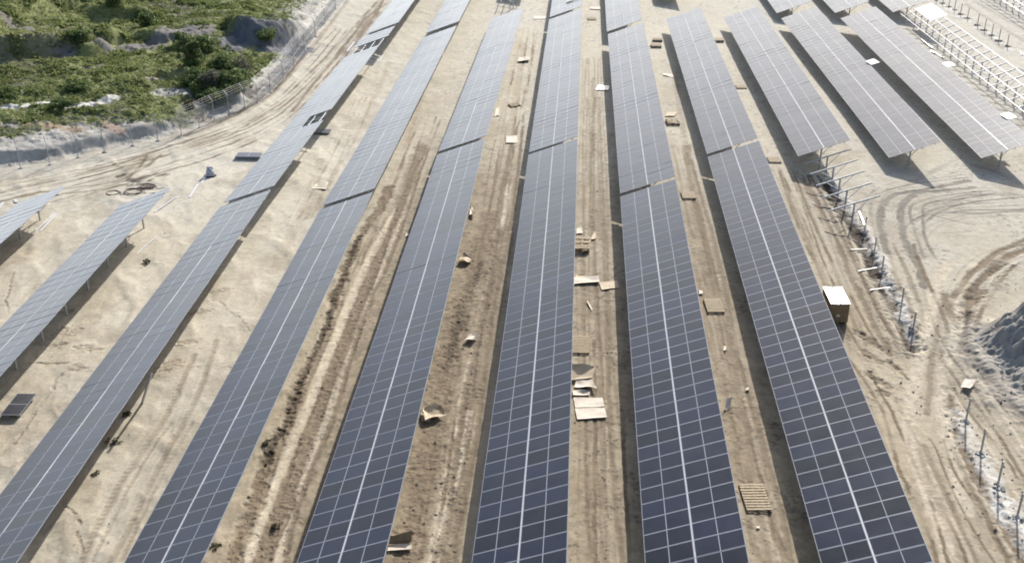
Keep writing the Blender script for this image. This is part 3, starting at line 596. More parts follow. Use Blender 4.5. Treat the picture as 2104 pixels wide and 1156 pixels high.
PURL = (-1.74, -0.60, 0.60, 1.74)
def table(label, p0, p1, n=None, first=0, skip=(), tilt=None, group='long tables of solar panels', only=None, ext=(0.12, 0.12), name='solar_table', step=3.46, cat='solar table', spread=None):
    """p0, p1: middle of the table's near and far end at panel level. Panels 2 across, n along."""
    p0, p1 = Vector(p0), Vector(p1); L = (p1 - p0).length
    if n is None: n = int(round(L / PITCHM))
    pt = L / n
    base = Vector((p0.x, p0.y, ground(p0.x, p0.y)))
    root = tag(empty(name, base), label, cat, group)
    ex, ey, ez = frame_mats(p0, p1)
    o = p0 - base
    ph = 0.0
    for i in range(n):
        for s in (-1, 1):
            if (i, s) in skip or (only is not None and (i, s) not in only): continue
            c = o + ey * (pt * (i + .5)) + ex * (s * ACROSS) + ez * (0.018 + 0.010 * math.sin(i * .37 + p0.x) + 0.006 * math.sin(i * 1.1 + p0.x * 3) + random.gauss(0, .002))
            wob = Matrix.Rotation(random.gauss(0, 0.0022), 4, 'X') @ Matrix.Rotation(random.gauss(0, 0.003), 4, 'Y')
            if tilt and (i, s) in tilt: wob = Matrix.Rotation(tilt[(i, s)], 4, 'X'); c = c + ez * 0.12
            M = Matrix((( ex.x, ey.x, ez.x, c.x), (ex.y, ey.y, ez.y, c.y), (ex.z, ey.z, ez.z, c.z), (0, 0, 0, 1))) @ wob
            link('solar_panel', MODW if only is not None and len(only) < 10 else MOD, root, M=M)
    for q in PURL:
        b = MB(); a0 = o + ex * q - ez * (MT / 2 + 0.045) - ey * ext[0]; a1 = o + ex * q - ez * (MT / 2 + 0.045) + ey * (L + ext[1])
        b.channel(a0, a1, 0.085 if only is not None else 0.06, 0.075, 0.012, ez); b.build('purlin', M_BRIGHT if only is not None else M_STEEL, root)
    # clamp strip closing the slot between the two lines of panels
    if only is None:
        b = MB(); b.bar(o + ez * 0.036, o + ez * 0.036 + ey * L, 0.042, 0.02, ez); b.build('clamp_strip', M_BRIGHT, root)
    ns = max(2, int(round(L / step)))
    for k in range(ns):
        c = o + ey * (L * (k + .35) / (ns - .3)) - ez * (MT / 2 + 0.08 + 0.055)
        support(root, c, ex, ez, ground(base.x + c.x, base.y + c.y), base, pale=only is not None)
    return root

T = 2.0
def tb(label, X0, Y0, Z0, X1, Y1, Z1, **k): return table(label, (X0, Y0, T + Z0), (X1, Y1, T + Z1), **k)
# rows counted from the left along the photograph's bottom edge
tb('solar table at the left edge whose far end barely shows beside white rods', -51.2, 38, -.5, -50.9, 76.6, -.6, n=33, ext=(.1, 1.2))
tb('short-looking solar table at left edge with dark posts and two white profiles lying beside it', -43.0, 39.5, -.35, -43.4, 80.6, -.62, n=36, ext=(.1, .7))
tb('solar table at left with its far end beside the churned brown dirt heap', -34.2, 29.5, -.25, -34.35, 79.4, -.1, n=43)
tb('long near solar table reaching the bottom left corner beside the loose panel lying on sand', -26.0, 28.4, -.1, -26.55, 80.35, -.48, n=45)
tb('far solar table with a dark square hole where a few panels are missing', -26.5, 81.1, -.42, -25.8, 126.8, -.7, n=40, skip={(15, 1), (16, 1), (17, 1)})
tb('short stub of solar table between bare racking and a dark seam by the left road', -25.5, 130.9, -.65, -25.4, 136.0, -.65, n=4, ext=(4.0, .1))
tb('far solar table at top edge right of the dirt road, above the short stub', -25.1, 136.7, -.4, -24.6, 172, -.4, n=30)
tb('long near solar table between the smooth pale sand and the dark dug soil strips', -18.0, 28.0, -.12, -18.25, 79.75, -.25, n=45)
tb('far solar table beyond the seam of the row left of the dug soil strips', -18.22, 80.4, -.22, -17.72, 136.2, -.58, n=48)
tb('far solar table touching the top edge beyond the wide dark gap, second from left there', -17.6, 137.7, -.42, -17.2, 173, -.5, n=30)
tb('near solar table right of the dark dug soil strips, tent-like dark cardboard at its right', -10.12, 35.9, 0, -10.42, 92.2, .0, n=49)
tb('far solar table ending in front of the bare racking at the top edge', -10.42, 92.8, .04, -9.8, 145.0, -.17, n=45)
tb('near solar table pointing straight up the photo, pale cardboard sheets at its right', -2.22, 35.8, .02, -2.29, 92.05, .2, n=49)
tb('far solar table with bright reflection ending at a thin dark seam near the top edge', -2.29, 92.6, .22, -2.2, 144.6, -.12, n=45)
tb('far solar table at top edge with one panel standing out of line', -2.18, 145.4, 0, -2.1, 176, 0, n=26, tilt={(4, 1): R(-3.5)})
tb('near solar table between the pale cardboard sheets and the big wooden pallet', 5.6, 29.4, .1, 5.54, 82.2, .4, n=46)
tb('far solar table beyond a thin seam, whose far end meets a wide dark gap', 5.54, 82.8, .42, 5.33, 135.8, .2, n=46)
tb('far solar table at top edge beyond the wide dark gap, shadow strip on its left', 5.25, 138.0, -.02, 5.2, 172, 0, n=29)
tb('rightmost near solar table, running past the cardboard crate with white top', 13.52, 35.8, .05, 13.42, 92.2, .26, n=49)
tb('far solar table in line with the crate row, seam at its near end', 13.42, 92.8, .28, 13.03, 144.5, .12, n=45)
tb('short end of a solar table cut by the top edge over a dark shadow patch', 12.7, 159.5, -.1, 12.5, 185, -.1, n=22)
tb('solar table whose near end stands before the bare rafters and posts', 21.24, 92.2, .45, 20.66, 146.5, -.06, n=47)
tb('solar table between the table before the rafters and the one with brightest glare', 29.5, 93.9, -.12, 28.3, 147.4, -.26, n=46)
tb('far solar table at top edge beyond the gap, left of two like it', 28.3, 151.0, -.4, 28.0, 184, -.4, n=28)
tb('rightmost long solar table with near white glare beside the bare purlin racking', 37.52, 94.1, -.06, 35.97, 147.3, -.12, n=46)
tb('far solar table at top edge between two like it beyond the gap', 36.1, 151.3, -.34, 35.6, 184, -.4, n=28)
tb('far solar table at top edge next to the racking that carries six white panels', 43.95, 152.1, -.34, 43.4, 184, -.4, n=27)
# racking still without panels, top right
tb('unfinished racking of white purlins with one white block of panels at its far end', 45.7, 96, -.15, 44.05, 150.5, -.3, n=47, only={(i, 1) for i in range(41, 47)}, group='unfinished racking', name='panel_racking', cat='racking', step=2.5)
tb('unfinished racking of bare purlins cut by the right edge below the bare piles', 53.6, 96, -.2, 52.9, 131.0, -.2, n=30, only=set(), group='unfinished racking', name='panel_racking', cat='racking', step=2.5)
tb('unfinished racking of bare purlins at the top right corner', 60.2, 148.6, -.2, 59.8, 190, -.2, n=36, only=set(), group='unfinished racking', name='panel_racking', cat='racking', step=2.5)
tb('unfinished racking cut by the top edge, standing over dark shadow between two rows', -9.85, 155.5, -.2, -9.6, 186, -.2, n=26, only={(i, s) for i in range(6, 26) for s in (-1, 1)}, group='unfinished racking', name='panel_racking', cat='racking')

ORD = ['nearest', 'second', 'third', 'fourth', 'fifth', 'sixth', 'seventh', 'eighth', 'ninth', 'tenth', 'eleventh', 'twelfth']
# trestles waiting for purlins in front of the table on the right
ex, ey, ez = frame_mats((21.5, 60, 0), (21.3, 90, 0))
for k, Yt in enumerate((81.0, 83.7, 86.35, 89.0, 91.6)):
    xx = 21.6 - 0.004 * (Yt - 60); g = ground(xx, Yt); base = Vector((xx, Yt, g))
    root = tag(empty('steel_trestle', base), ('bare trestle without purlins, %s of five from the camera in front of a table' % ORD[k]).replace('nearest of five from', 'nearest of five to'), 'trestle', 'bare trestles in a line')
    support(root, Vector((0, 0, 1.96 - g)), ex, ez, g, base)

def pile(p, h, label, group, clods=True):
    base = Vector(p); root = tag(empty('steel_pile', base, random.uniform(-.1, .1)), label, 'pile', group)
    b = MB(); b.channel((0, 0, -.6), (random.uniform(-.05, .05), random.uniform(-.05, .05), h), 0.075, 0.11, 0.016); b.build('shaft', M_PILE, root)
    b = MB()
    for k in range(7):
        a = k * 0.9; r = random.uniform(.12, .34); s = random.uniform(.08, .2)
        b.box((r * math.cos(a), r * math.sin(a), s * .15), (s, s * 1.2, s * .8), 0, Matrix.Rotation(random.random() * 3, 3, 'Z') @ Matrix.Rotation(random.random(), 3, 'X'))
    b.build('concrete_collar', M_CONC, root)
for k, (x, y) in enumerate(((2088, 1067), (2049, 1000), (2015, 932), (1983, 868))):
    pile(at(x, y), 1.6, '%s bare pile from the lower right corner, standing in white spoil' % ORD[k], 'bare piles along the track')
for k, (x, y) in enumerate(((1876, 678), (1853, 626), (1812, 560), (1797, 520), (1776, 478))):
    pile(at(x, y), 1.35, '%s bare pile in the trench between track junction and trestles, counted from camera' % ORD[k], 'bare piles along the track')
for k, (x, y) in enumerate(((2069, 95), (2052, 84), (2037.7, 72.6), (2022.5, 62), (2008, 51.5), (1987.4, 38), (1973.5, 29), (1960.8, 20.6), (1949, 14), (1937, 7), (1924, 2))):
    pile(at(x, y), 1.5, '%s bare pile in the line beyond the purlin racking, counted from camera' % ORD[k], 'bare piles beyond the racking')

# ------------------------------------------------------------------ things lying on the ground
def profile(px0, px1, label, lift0=0.05, lift1=0.05, w_=0.09, m=None, extra=0):
    a, b_ = at(*px0), at(*px1); c = (a + b_) / 2
    b = MB()
    for k in range(extra + 1):
        off = Vector((0.13 * k, 0.05 * k, 0.0))
        b.channel(a - c + off + Vector((0, 0, lift0)), b_ - c + off + Vector((0, 0, lift1)), w_, w_ * .8, 0.012)
    o = b.build('steel_profile', m or M_BRIGHT, None, c)
    return tag(o, label, 'steel profile', 'white steel profiles lying about')
profile((72, 478), (112, 440), 'left one of two white profiles lying side by side by the dark posts', w_=.14)
profile((83, 477), (116, 441), 'right one of two white profiles lying side by side by the dark posts', w_=.14)
profile((283, 522), (322, 487), 'thin cream profile lying on sand by the table shadow', w_=.12)
profile((318, 437), (364, 405), 'long white profile lying beside the far end of a left table', w_=.12)
profile((390, 407), (407, 380), 'white profile lying alone between the long profile and the grey sack', w_=.16)
profile((414, 378), (427, 358), 'short white profile touching the grey sack', w_=.16)
def leaning(p0, p1, label):
    a, b_ = Vector(p0), Vector(p1); c = (a + b_) / 2; b = MB(); b.channel(a - c, b_ - c, .12, .10, .012)
    tag(b.build('steel_profile', M_BRIGHT, None, c), label, 'steel profile', 'white steel profiles lying about')
leaning(at(292, 828), unp(311, 767, 2.45), 'white profile leaning against the edge of the long left table')
profile((1748, 516), (1781, 514), 'thin pale profile lying across the trench, farthest of three', m=M_PILE, w_=.07, lift0=.12, lift1=.12)
profile((1762, 560), (1801, 553), 'middle one of three pale profiles lying across the trench', m=M_PILE, w_=.07, lift0=.12, lift1=.12)
profile((1787, 599), (1829, 593), 'brightest and nearest of three profiles lying across the trench', m=M_PILE, w_=.07, lift0=.12, lift1=.12)
profile((1765, 438), (1776, 466), 'white profile lying beside the piles along the trench', w_=.10, lift0=.12, lift1=.12)
profile((714, 119), (729, 101), 'white profile lying at the end of the holed table near the road', .8, .9, .14)
profile((780, 128), (786, 116), 'small white profile lying on sand right of the bare racking gap', w_=.2)
profile((2, 452), (12, 439), 'white profile end at the left edge of the photo', 1.0, 1.0, .14)
profile((34, 418), (33, 412), 'tiny white offcut beside the far end of the left table', w_=.25)
profile((1892, 82), (1916, 100), 'white profile lying between the racking and the bright table', w_=.13)
profile((1912, 105), (1938, 120), 'second white profile lying between the racking and the bright table', w_=.16)

def pallet(px, label, rz=0.0, size=(1.15, 1.55), stack=1, broken=False, slats=9):
    p = at(*px); root = tag(empty('wooden_pallet', p, rz), label, 'pallet', 'wooden pallets between the rows')
    wx, wy = size; z = 0.02
    for s in range(stack):
        for k in (-1, 0, 1):
            b = MB(); b.box((k * (wx / 2 - .05), 0, z + .05), (.09, wy, .10)); b.build('bearer', M_WOOD, root)
        for k in range(slats):
            if broken and k in (3, 6): continue
            b = MB(); y = (k + .5) / slats * wy - wy / 2
            b.box((random.uniform(-.01, .01), y, z + .113), (wx, wy / slats * .62, .022), 0, Matrix.Rotation(random.gauss(0, .012 if not broken else .12), 3, 'Z')); b.build('slat', M_WOOD, root)
        z += .135
    return root
pallet((1551, 1024), 'largest-looking wooden pallet, low in the photo beside the near table', R(4), (1.25, 2.2), 1, False, 10)
pallet((1467, 630), 'wooden pallet halfway up the corridor left of the rightmost near table', R(3), (1.15, 1.95), 1, False, 10)
pallet((1191, 710), 'wooden pallet half hidden under the table edge above the big curled cardboard', R(0), (1.2, 2.2), 1, False, 11)
pallet((1414, 403), 'pallet just right of the seam between two tables, in the middle of the photo', R(3), (1.1, 1.5), 1)
pallet((1590, 330), 'pallet lying at the shadow of the table before the trestles', R(2), (1.1, 1.4), 1)
pallet((1348, 96), 'pallet nearest of two lying one behind the other near the top', R(2), (1.2, 1.4), 2)
pallet((1351, 84), 'farther one of two pallets lying one behind the other near the top', R(-3), (1.2, 1.2), 2)
pallet((1476, 85), 'pallet in shadowed sand between two far bright tables, upper corridor', R(3), (1.2, 1.3), 2)
pallet((1522, 180), 'pallet lower in the same corridor between two far bright tables', R(3), (1.1, 1.2), 1)
pallet((1216, 40), 'grey looking pallet at the top between two far tables', R(2), (1.1, 1.3), 1)
pallet((1382, 253), 'stack of pallets with broken boards below a white sheet', R(5), (1.2, 1.6), 2, True)
pallet((1196, 508), 'stack of weathered pallets against the right edge of the straight table', R(-3), (1.2, 2.2), 3, True)
pallet((1057, 217), 'broken dark pallet tipped in the sand left of the straight far table', R(25), (1.1, 1.0), 1, True)

def sheet(corners, label, m=None, fold=None, th=0.02, lift=0.03, warp=0.05, name='cardboard_sheet', cat='cardboard', group='cardboard sheets thrown on the ground'):
    """flat board whose four ground corners are given (near-left, near-right, far-right, far-left); sags and curls a little"""
    P = [at(*c) for c in corners]; c0 = sum(P, Vector()) / 4
    n = 8; top = []; 
    sd_ = random.random() * 50
    for j in range(n + 1):
        for i in range(n + 1):
            u, v = i / n, j / n
            p = (P[0] * (1 - u) + P[1] * u) * (1 - v) + (P[3] * (1 - u) + P[2] * u) * v - c0
            e = max(abs(u - .5), abs(v - .5)) * 2
            zz = lift + warp * (float(noise(np.array([u * 2.1 + sd_]), np.array([v * 2.1]), 3)[0])) + warp * 1.2 * e ** 4 * float(noise(np.array([u * 1.3]), np.array([v * 1.3 + sd_]), 9)[0])
            if fold == 'v': zz += 0.05 * abs(v - .5) * 2
            if fold == 'up' and v > .6: zz += (v - .6) * .7
            if fold == 'curl': zz += 0.55 * v ** 2.0 * (1.0 - .75 * u)
            if fold == 'tent': zz += 0.42 * max(0, 1 - abs(v - .62) / .36) * (.55 + .45 * u)
            top.append(p + Vector((0, 0, zz)))
    b = MB(); N = n + 1
    vs = top + [p - Vector((0, 0, th)) for p in top]; fs = []; K = N * N
    for j in range(n):
        for i in range(n):
            a = j * N + i; fs.append((a, a + 1, a + 1 + N, a + N)); fs.append((K + a, K + a + N, K + a + 1 + N, K + a + 1))
    ring = [i for i in range(N)] + [N * j + n for j in range(1, N)] + [n * N + i for i in range(n - 1, -1, -1)] + [N * j for j in range(n - 1, 0, -1)]
    for a, q in zip(ring, ring[1:] + ring[:1]): fs.append((a, K + a, K + q, q))
    b.add(vs, fs)
    o = b.build(name, m or M_CARD, None, c0)
    for pl in o.data.polygons: pl.use_smooth = False
    return tag(o, label, cat, group)
sheet([(1186, 863), (1247, 860), (1242, 838), (1181, 840)], 'near half of the big pale cardboard beside the straight table', M_CARD2)
sheet([(1182, 839), (1242, 837), (1238, 818), (1178, 819)], 'far half of the big pale cardboard, joined edge to edge with another', M_CARD2)
sheet([(1177, 815), (1212, 815), (1212, 805), (1177, 803)], 'narrow pale cardboard strip between two larger torn sheets', M_CARD2, warp=.1)
sheet([(1180, 800), (1226, 805), (1216, 783), (1184, 781)], 'torn cardboard sheet just below the big curled cardboard', M_CARD2, warp=.16)
sheet([(1178, 586), (1232, 583), (1230, 570), (1178, 571)], 'long pale cardboard sheet touching the straight table halfway up', M_CARD2, warp=.1)
sheet([(1236, 597), (1272, 592), (1268, 577), (1231, 582)], 'tan cardboard sheet reaching the shadow strip right of the long pale one', M_CARD)
sheet([(874, 871), (918, 858), (904, 841), (868, 848)], 'folded cardboard sheet on dark churned soil left of the straight table', M_CARD, fold='v', warp=.2)
sheet([(866, 868), (884, 870), (878, 850), (866, 850)], 'cardboard flap tucked under the folded sheet at a table edge', M_CARD2, warp=.12)
sheet([(953, 705), (972, 706), (985, 694), (968, 691)], 'crumpled cardboard with a dark hole on the churned soil', M_CARD2, fold='v', warp=.16)
sheet([(943, 541), (962, 545), (973, 535), (952, 528)], 'crumpled folded cardboard at the edge of a table above the churned soil', M_CARD, fold='v', warp=.3)
sheet([(965, 446), (977, 447), (972, 430), (966, 428)], 'small pale cardboard triangle beside a table edge, farthest of its corridor', M_CARD2, warp=.2)
sheet([(1040, 295), (1064, 294), (1063, 280), (1040, 281)], 'square pale cardboard left of the straight row near the seam', M_CARD2)
sheet([(1064, 129), (1088, 128), (1089, 120), (1067, 119)], 'bent pale cardboard below the far end of the straight row, left side', M_CARD2, warp=.15)
sheet([(1224, 186), (1250, 187), (1252, 177), (1229, 176)], 'bright white sheet lying in the shadow edge between two far tables', M_WHITE)
sheet([(1363, 156), (1384, 160), (1382, 153), (1361, 151)], 'small white sheet between the two pallets and the broken stack', M_CARD2)
sheet([(1095, 40), (1122, 40), (1122, 34), (1097, 34)], 'pale sheet at the top left of the straight far table', M_CARD2)
sheet([(1213, 20), (1234, 21), (1234, 15), (1214, 15)], 'pale sheet at the top right of the straight far table', M_CARD2)
sheet([(1487, 845), (1496, 843), (1503, 829), (1492, 832)], 'small white scrap standing up beside a table low in the photo', M_CARD2, fold='up', warp=.1)
sheet([(833, 487), (840, 487), (840, 481), (834, 480)], 'tiny pale scrap at the left edge of a table', M_CARD2)
sheet([(1972, 800), (1992, 804), (2004, 786), (1982, 782)], 'pale board lying by the curved track at right', M_CARD2, lift=.12, warp=.08)
sheet([(640, 389), (670, 392), (676, 375), (655, 374)], 'round-cornered pale sheet touching the left edge of a table', M_CARD2, warp=.08)

for k, (c4, lb, mm) in enumerate((
    ([(1184, 482), (1198, 481), (1195, 468), (1185, 470)], 'pale cardboard piece leaning behind the weathered pallet stack', M_CARD2),
    ([(1214, 494), (1224, 492), (1226, 478), (1220, 478)], 'narrow cardboard strip right of the weathered pallet stack', M_CARD),
    ([(1182, 572), (1204, 571), (1203, 566), (1183, 566)], 'thin cardboard strip behind the long pale sheet at the straight table', M_CARD),
    ([(1436, 606), (1444, 605), (1444, 597), (1437, 597)], 'small pale scrap at the table edge above a wooden pallet', M_CARD2),
    ([(1016, 240), (1026, 239), (1027, 222), (1020, 223)], 'long pale scrap at the edge of a far table left of the broken dark pallet', M_CARD2),
    ([(1366, 240), (1386, 240), (1392, 232), (1372, 231)], 'tan cardboard lying just behind the stack of broken pallets', M_CARD),
    ([(1486, 722), (1492, 721), (1492, 712), (1487, 712)], 'small pale scrap on the sand below a wooden pallet', M_CARD2),
    ([(1554, 1088), (1562, 1087), (1560, 1081), (1554, 1082)], 'small pale scrap on the sand below the largest-looking pallet', M_CARD2),
    ([(1532, 804), (1540, 803), (1538, 796), (1533, 797)], 'small pale scrap in the middle of the sand corridor', M_CARD2),
    ([(1206, 622), (1216, 640), (1218, 636), (1208, 618)], 'thin bent cardboard strip lying below the long pale sheet', M_CARD2))):
    sheet(c4, lb, mm, warp=.05)

def board(px, z, size, rz, tilt, label):
    p = unp(*px, z); b = MB(); b.box((0, 0, 0), (size[0], size[1], .03), 0, Matrix.Rotation(rz, 3, 'Z') @ Matrix.Rotation(tilt, 3, 'Y')); b.box((0, 0, -.035), (size[0] * .5, .06, .04), 0, Matrix.Rotation(rz, 3, 'Z') @ Matrix.Rotation(tilt, 3, 'Y'))
    tag(b.build('white_board', M_WHITE, None, p), label, 'board', 'white boards resting on table edges')
board((1793, 127), 2.82, (.95, 1.5), R(12), R(-14), 'white board resting on the upper edge of the table before the brightest one')
board((1949, 132), 2.80, (.8, 1.4), R(8), R(-12), 'white board on the upper edge of the brightest table, nearer its far end')
board((2072, 238), 2.86, (.8, 1.4), R(8), R(-12), 'white board on the upper edge of the brightest table, by the right edge')

sheet([(1172, 785), (1216, 781), (1222, 762), (1172, 764)], 'big curled cardboard, far edge lifted over a dark shadow, above the torn sheets', M_CARD, fold='curl', warp=.12)
sheet([(797, 1124), (844, 1120), (850, 1100), (806, 1104)], 'folded cardboard standing like a dark tent at the bottom edge of the photo', M_CARDIN, fold='tent', warp=.1)
sheet([(796, 1134), (846, 1132), (846, 1121), (798, 1122)], 'pale cardboard flap lying in front of the dark tent-like cardboard', M_CARD2, warp=.08)

def crate(px, label):
    p = at(*px); root = tag(empty('panel_crate', p, R(1.5)), label, 'crate')
    b = MB(); b.box((0, 0, .80), (1.22, 2.35, 1.35)); b.build('cardboard_wall', M_CARDIN, root)
    b = MB()
    for k in (-1, 0, 1): b.box((k * .53, 0, .07), (.1, 2.3, .10))
    b.build('pallet_base', M_WOOD, root)
    b = MB(); b.box((-.36, 0, 1.492), (.54, 2.42, .03), 0, Matrix.Rotation(R(3), 3, 'Y')); b.box((.34, .02, 1.492), (.56, 2.44, .03), 0, Matrix.Rotation(R(-2), 3, 'Y')); b.build('white_lid', M_WHITE, root)
    b = MB(); b.box((-.03, 0, 1.483), (.16, 2.36, .012)); b.build('lid_strip', M_CARD2, root)
    b = MB()
    for y_ in (-.7, .1, .8): b.box((0, y_, .8), (1.236, .03, 1.36))
    b.build('strap', M_DARK, root)
    b = MB(); b.box((-.05, -1.18, .62), (.22, .008, .16)); b.build('label_sticker', M_WHITE, root)
crate((1713, 648), 'tall brown crate with bright white top beside the rightmost near table')

# loose panel lying on bricks, lower left, and small stacks
def loose_panel(c4, lift, label, n=1, along=False):
    P = [at(*q) for q in c4]; c = sum(P, Vector()) / 4
    ax = ((P[1] + P[2]) / 2 - (P[0] + P[3]) / 2); ax = ((P[2] + P[3]) / 2 - (P[0] + P[1]) / 2) if along else ax; ang = math.atan2(ax.y, ax.x)
    root = tag(empty('loose_panel', c, ang), label, 'solar panel')
    for k in range(n):
        link('solar_panel', MODD, root, M=Matrix.Translation((0.05 * (k % 2), 0.03 * (k % 3), lift + .045 * k)) @ Matrix.Rotation(0, 4, 'Z'))
    b = MB()
    for sx_, sy_ in ((-.8, -.35), (-.8, .35), (.8, -.35), (.8, .35)): b.box((sx_, sy_, lift / 2 - .03), (.2, .2, lift + .02))
    b.build('support_block', M_CONC, root)
loose_panel([(0, 862), (42, 866), (78, 818), (40, 814)], .32, 'single solar panel lying on blocks on the sand in the lower left', along=True)
loose_panel([(488, 331), (525, 331), (533, 321), (498, 320)], .25, 'small stack of grey panels on the sand left of the holed row', 4)
loose_panel([(640, 278), (664, 278), (672, 268), (650, 267)], .2, 'panel lying on sand beside the square hole in the far left table', 1)

def sack(px, label):
    p = at(*px); root = tag(empty('grey_sack', p), label, 'sack')
    b = MB(); prof = [(0, .30), (.15, .40), (.45, .36), (.7, .24), (.85, .12), (.95, .16)]
    b.tube([(0.04 * math.sin(z * 5), .03 * math.cos(z * 4), z) for z, r in prof], [r for z, r in prof], 12); b.build('sack_body', M_BAG, root)
    b = MB(); b.tube([(-.2, 0, .78), (-.05, .02, .92), (.12, .05, .84), (.3, .1, .7)], .05, 6); b.build('tie_strap', M_DARK, root)
    b = MB(); b.tube([(.5 * math.cos(a), .42 * math.sin(a), .06) for a in np.linspace(0, 2 * math.pi, 14)], .07, 6); b.build('base_ring', M_DARK, root)
sack((432, 362), 'grey upright sack with dark base at the end of the white profiles')

def coil(px, label, r=.55, turns=4, m=None, cat='cable coil', loops=1):
    p = at(*px); root = tag(empty('cable_coil', p), label, cat)
    b = MB(); pts = []
    for k in range(turns * 16):
        a = 2 * math.pi * k / 16; rr = r * (1 + .12 * math.sin(k * .7) + .05 * math.sin(k * 2.3))
        pts.append((rr * math.cos(a) + .03 * math.sin(k), rr * .8 * math.sin(a), .06 + .035 * (k / 16) + .02 * math.sin(k * 1.7)))
    pts += [(r * 1.6, -.3, .05), (r * 2.4, -.1, .05)]
    b.tube(pts, .026, 5); b.build('cable', m or M_CABLE, root)
    b = MB(); b.tube([(r * .7 + .02, -.06, .02), (r * 1.0, -.02, .22), (r * 1.25, .03, .02)], .02, 4); b.build('cable_tie', M_DARK, root)
coil((275, 395), 'brown cable coil lying in front of the churned dirt heap', .8, 3)
coil((232, 398), 'thin wire loops left of the churned dirt heap', .6, 2, M_CABLE_B)
coil((302, 385), 'dark cable coil behind the far end of the left table', .7, 4)

# ------------------------------------------------------------------ plants
def leaf_cloud(centers, radii, count, size, zs=0.8):
    """many small leaf faces spread through blobs; returns vertices, faces, tint"""
    V = []; F = []; Tn = []
    wts = np.array([r ** 2.2 for r in radii]); wts /= wts.sum()
    ks = rng.choice(len(centers), count, p=wts)
    d = rng.normal(size=(count, 3)); d /= np.linalg.norm(d, axis=1)[:, None]
    rad = rng.random(count) ** 0.45
    nrm = rng.normal(size=(count, 3)) + d * 0.7 + np.array([0, 0, .5]); nrm /= np.linalg.norm(nrm, axis=1)[:, None]
    tx = np.cross(nrm, rng.normal(size=(count, 3))); tx /= np.linalg.norm(tx, axis=1)[:, None]; ty = np.cross(nrm, tx)
    s = size * (0.6 + 0.8 * rng.random(count))
    c = np.array(centers)[ks] + d * (np.array(radii)[ks] * rad)[:, None] * np.array([1, 1, zs])
    A = c - tx * s[:, None]; B = c + ty * (s * .55)[:, None]; C_ = c + tx * s[:, None]; D = c - ty * (s * .55)[:, None]
    V = np.stack([A, B, C_, D], 1).reshape(-1, 3); F = np.arange(count * 4).reshape(-1, 4)
    tint = np.clip(rng.normal(.5, .2, count) + rng.normal(0, .12, len(centers))[ks], 0, 1)
    return V, F, tint
def leaf_obj(name, V, F, tint, m, parent=None, loc=(0, 0, 0)):
    me = bpy.data.meshes.new(name); k = F.shape[1]
    me.vertices.add(len(V)); me.vertices.foreach_set('co', V.astype(np.float32).ravel())
    me.loops.add(F.size); me.loops.foreach_set('vertex_index', F.astype(np.int32).ravel())
    me.polygons.add(len(F)); me.polygons.foreach_set('loop_start', np.arange(len(F), dtype=np.int32) * k); me.polygons.foreach_set('loop_total', np.full(len(F), k, dtype=np.int32))
    a = me.attributes.new('tint', 'FLOAT', 'FACE'); a.data.foreach_set('value', tint.astype(np.float32))
    me.update(); me.validate(); me.materials.append(m)
    return link(name, me, parent, loc)
def shrub(px, h, wd, label, m, count=2600, leaf=.13, name='shrub', cat='shrub', group='shrubs on the green slope', bare_twigs=0):
    p = at(*px); root = tag(empty(name, p), label, cat, group)
    b = MB(); cs = []; rs = []
    n = max(4, int(6 * wd))
    for k in range(n):
        a = 2 * math.pi * k / n + random.uniform(-.3, .3); r = wd * random.uniform(.15, .8)
        tip = Vector((r * math.cos(a), r * math.sin(a), h * random.uniform(.45, .85)))
        b.tube([(0, 0, -.2), tip * .45 + Vector((0, 0, h * .1)), tip], [.07 * h / 2, .04 * h / 2, .012], 5)
        cs.append(tuple(tip)); rs.append(wd * random.uniform(.28, .5))
        for q in range(2):
            t2 = tip + Vector((random.uniform(-.5, .5) * wd, random.uniform(-.5, .5) * wd, random.uniform(-.25, .2) * h)); t2.z = max(t2.z, .15 * h)
            b.tube([tip * .6, t2], [.025 * h / 2, .008], 4); cs.append(tuple(t2)); rs.append(wd * random.uniform(.16, .34))
    for q in range(5 if h > 1 else 0):
        a = q * 1.257 + random.random(); cs.append((math.cos(a) * wd * .55, math.sin(a) * wd * .55, h * .2)); rs.append(wd * random.uniform(.35, .5))
    for q in range(bare_twigs):
        a = random.random() * 6.28; t2 = Vector((math.cos(a) * wd * random.uniform(.5, 1.3), math.sin(a) * wd * random.uniform(.5, 1.3), h * random.uniform(.3, 1.0)))
        b.tube([(0, 0, 0), t2 * .5 + Vector((0, 0, .1)), t2], [.03, .02, .006], 4)
    b.build('trunk', M_BARK, root)
    V, F, tn = leaf_cloud(cs, rs, count, leaf); V[:, 2] = np.maximum(V[:, 2], .03)
    leaf_obj('crown', V, F, tn, m, root)
    return root
shrub((398, 138), 3.8, 1.7, 'tallest dark green bush standing on the green slope', M_LEAF, 4200, .14)
shrub((420, 108), 2.2, 1.3, 'bright green bush right behind the tallest bush', M_LEAF, 2600, .13)
shrub((378, 100), 2.0, 1.2, 'small green bush left behind the tallest bush', M_LEAF, 2200, .13)
shrub((458, 158), 2.8, 1.8, 'dark green bush with grey twigs right of the tallest bush', M_LEAF, 2600, .13, bare_twigs=40)
shrub((492, 160), 2.4, 1.7, 'grey leafless looking bush at the edge of the pale bank', M_LEAFG, 1900, .11, bare_twigs=70)
shrub((400, 178), 1.9, 1.5, 'broad dark bush below the tallest bush, above the pale sandy spot', M_LEAF, 2600, .12, bare_twigs=20)
shrub((440, 184), 1.9, 1.5, 'broad dark grey-green bush just behind the fence mesh', M_LEAFG, 2500, .12, bare_twigs=40)
shrub((468, 186), 2.0, 1.4, 'olive bush behind the fence between two angled posts', M_LEAF, 2400, .12, bare_twigs=20)
shrub((500, 178), 1.7, 1.2, 'small round green bush nearest the pale rubble bank', M_LEAF, 1900, .12)
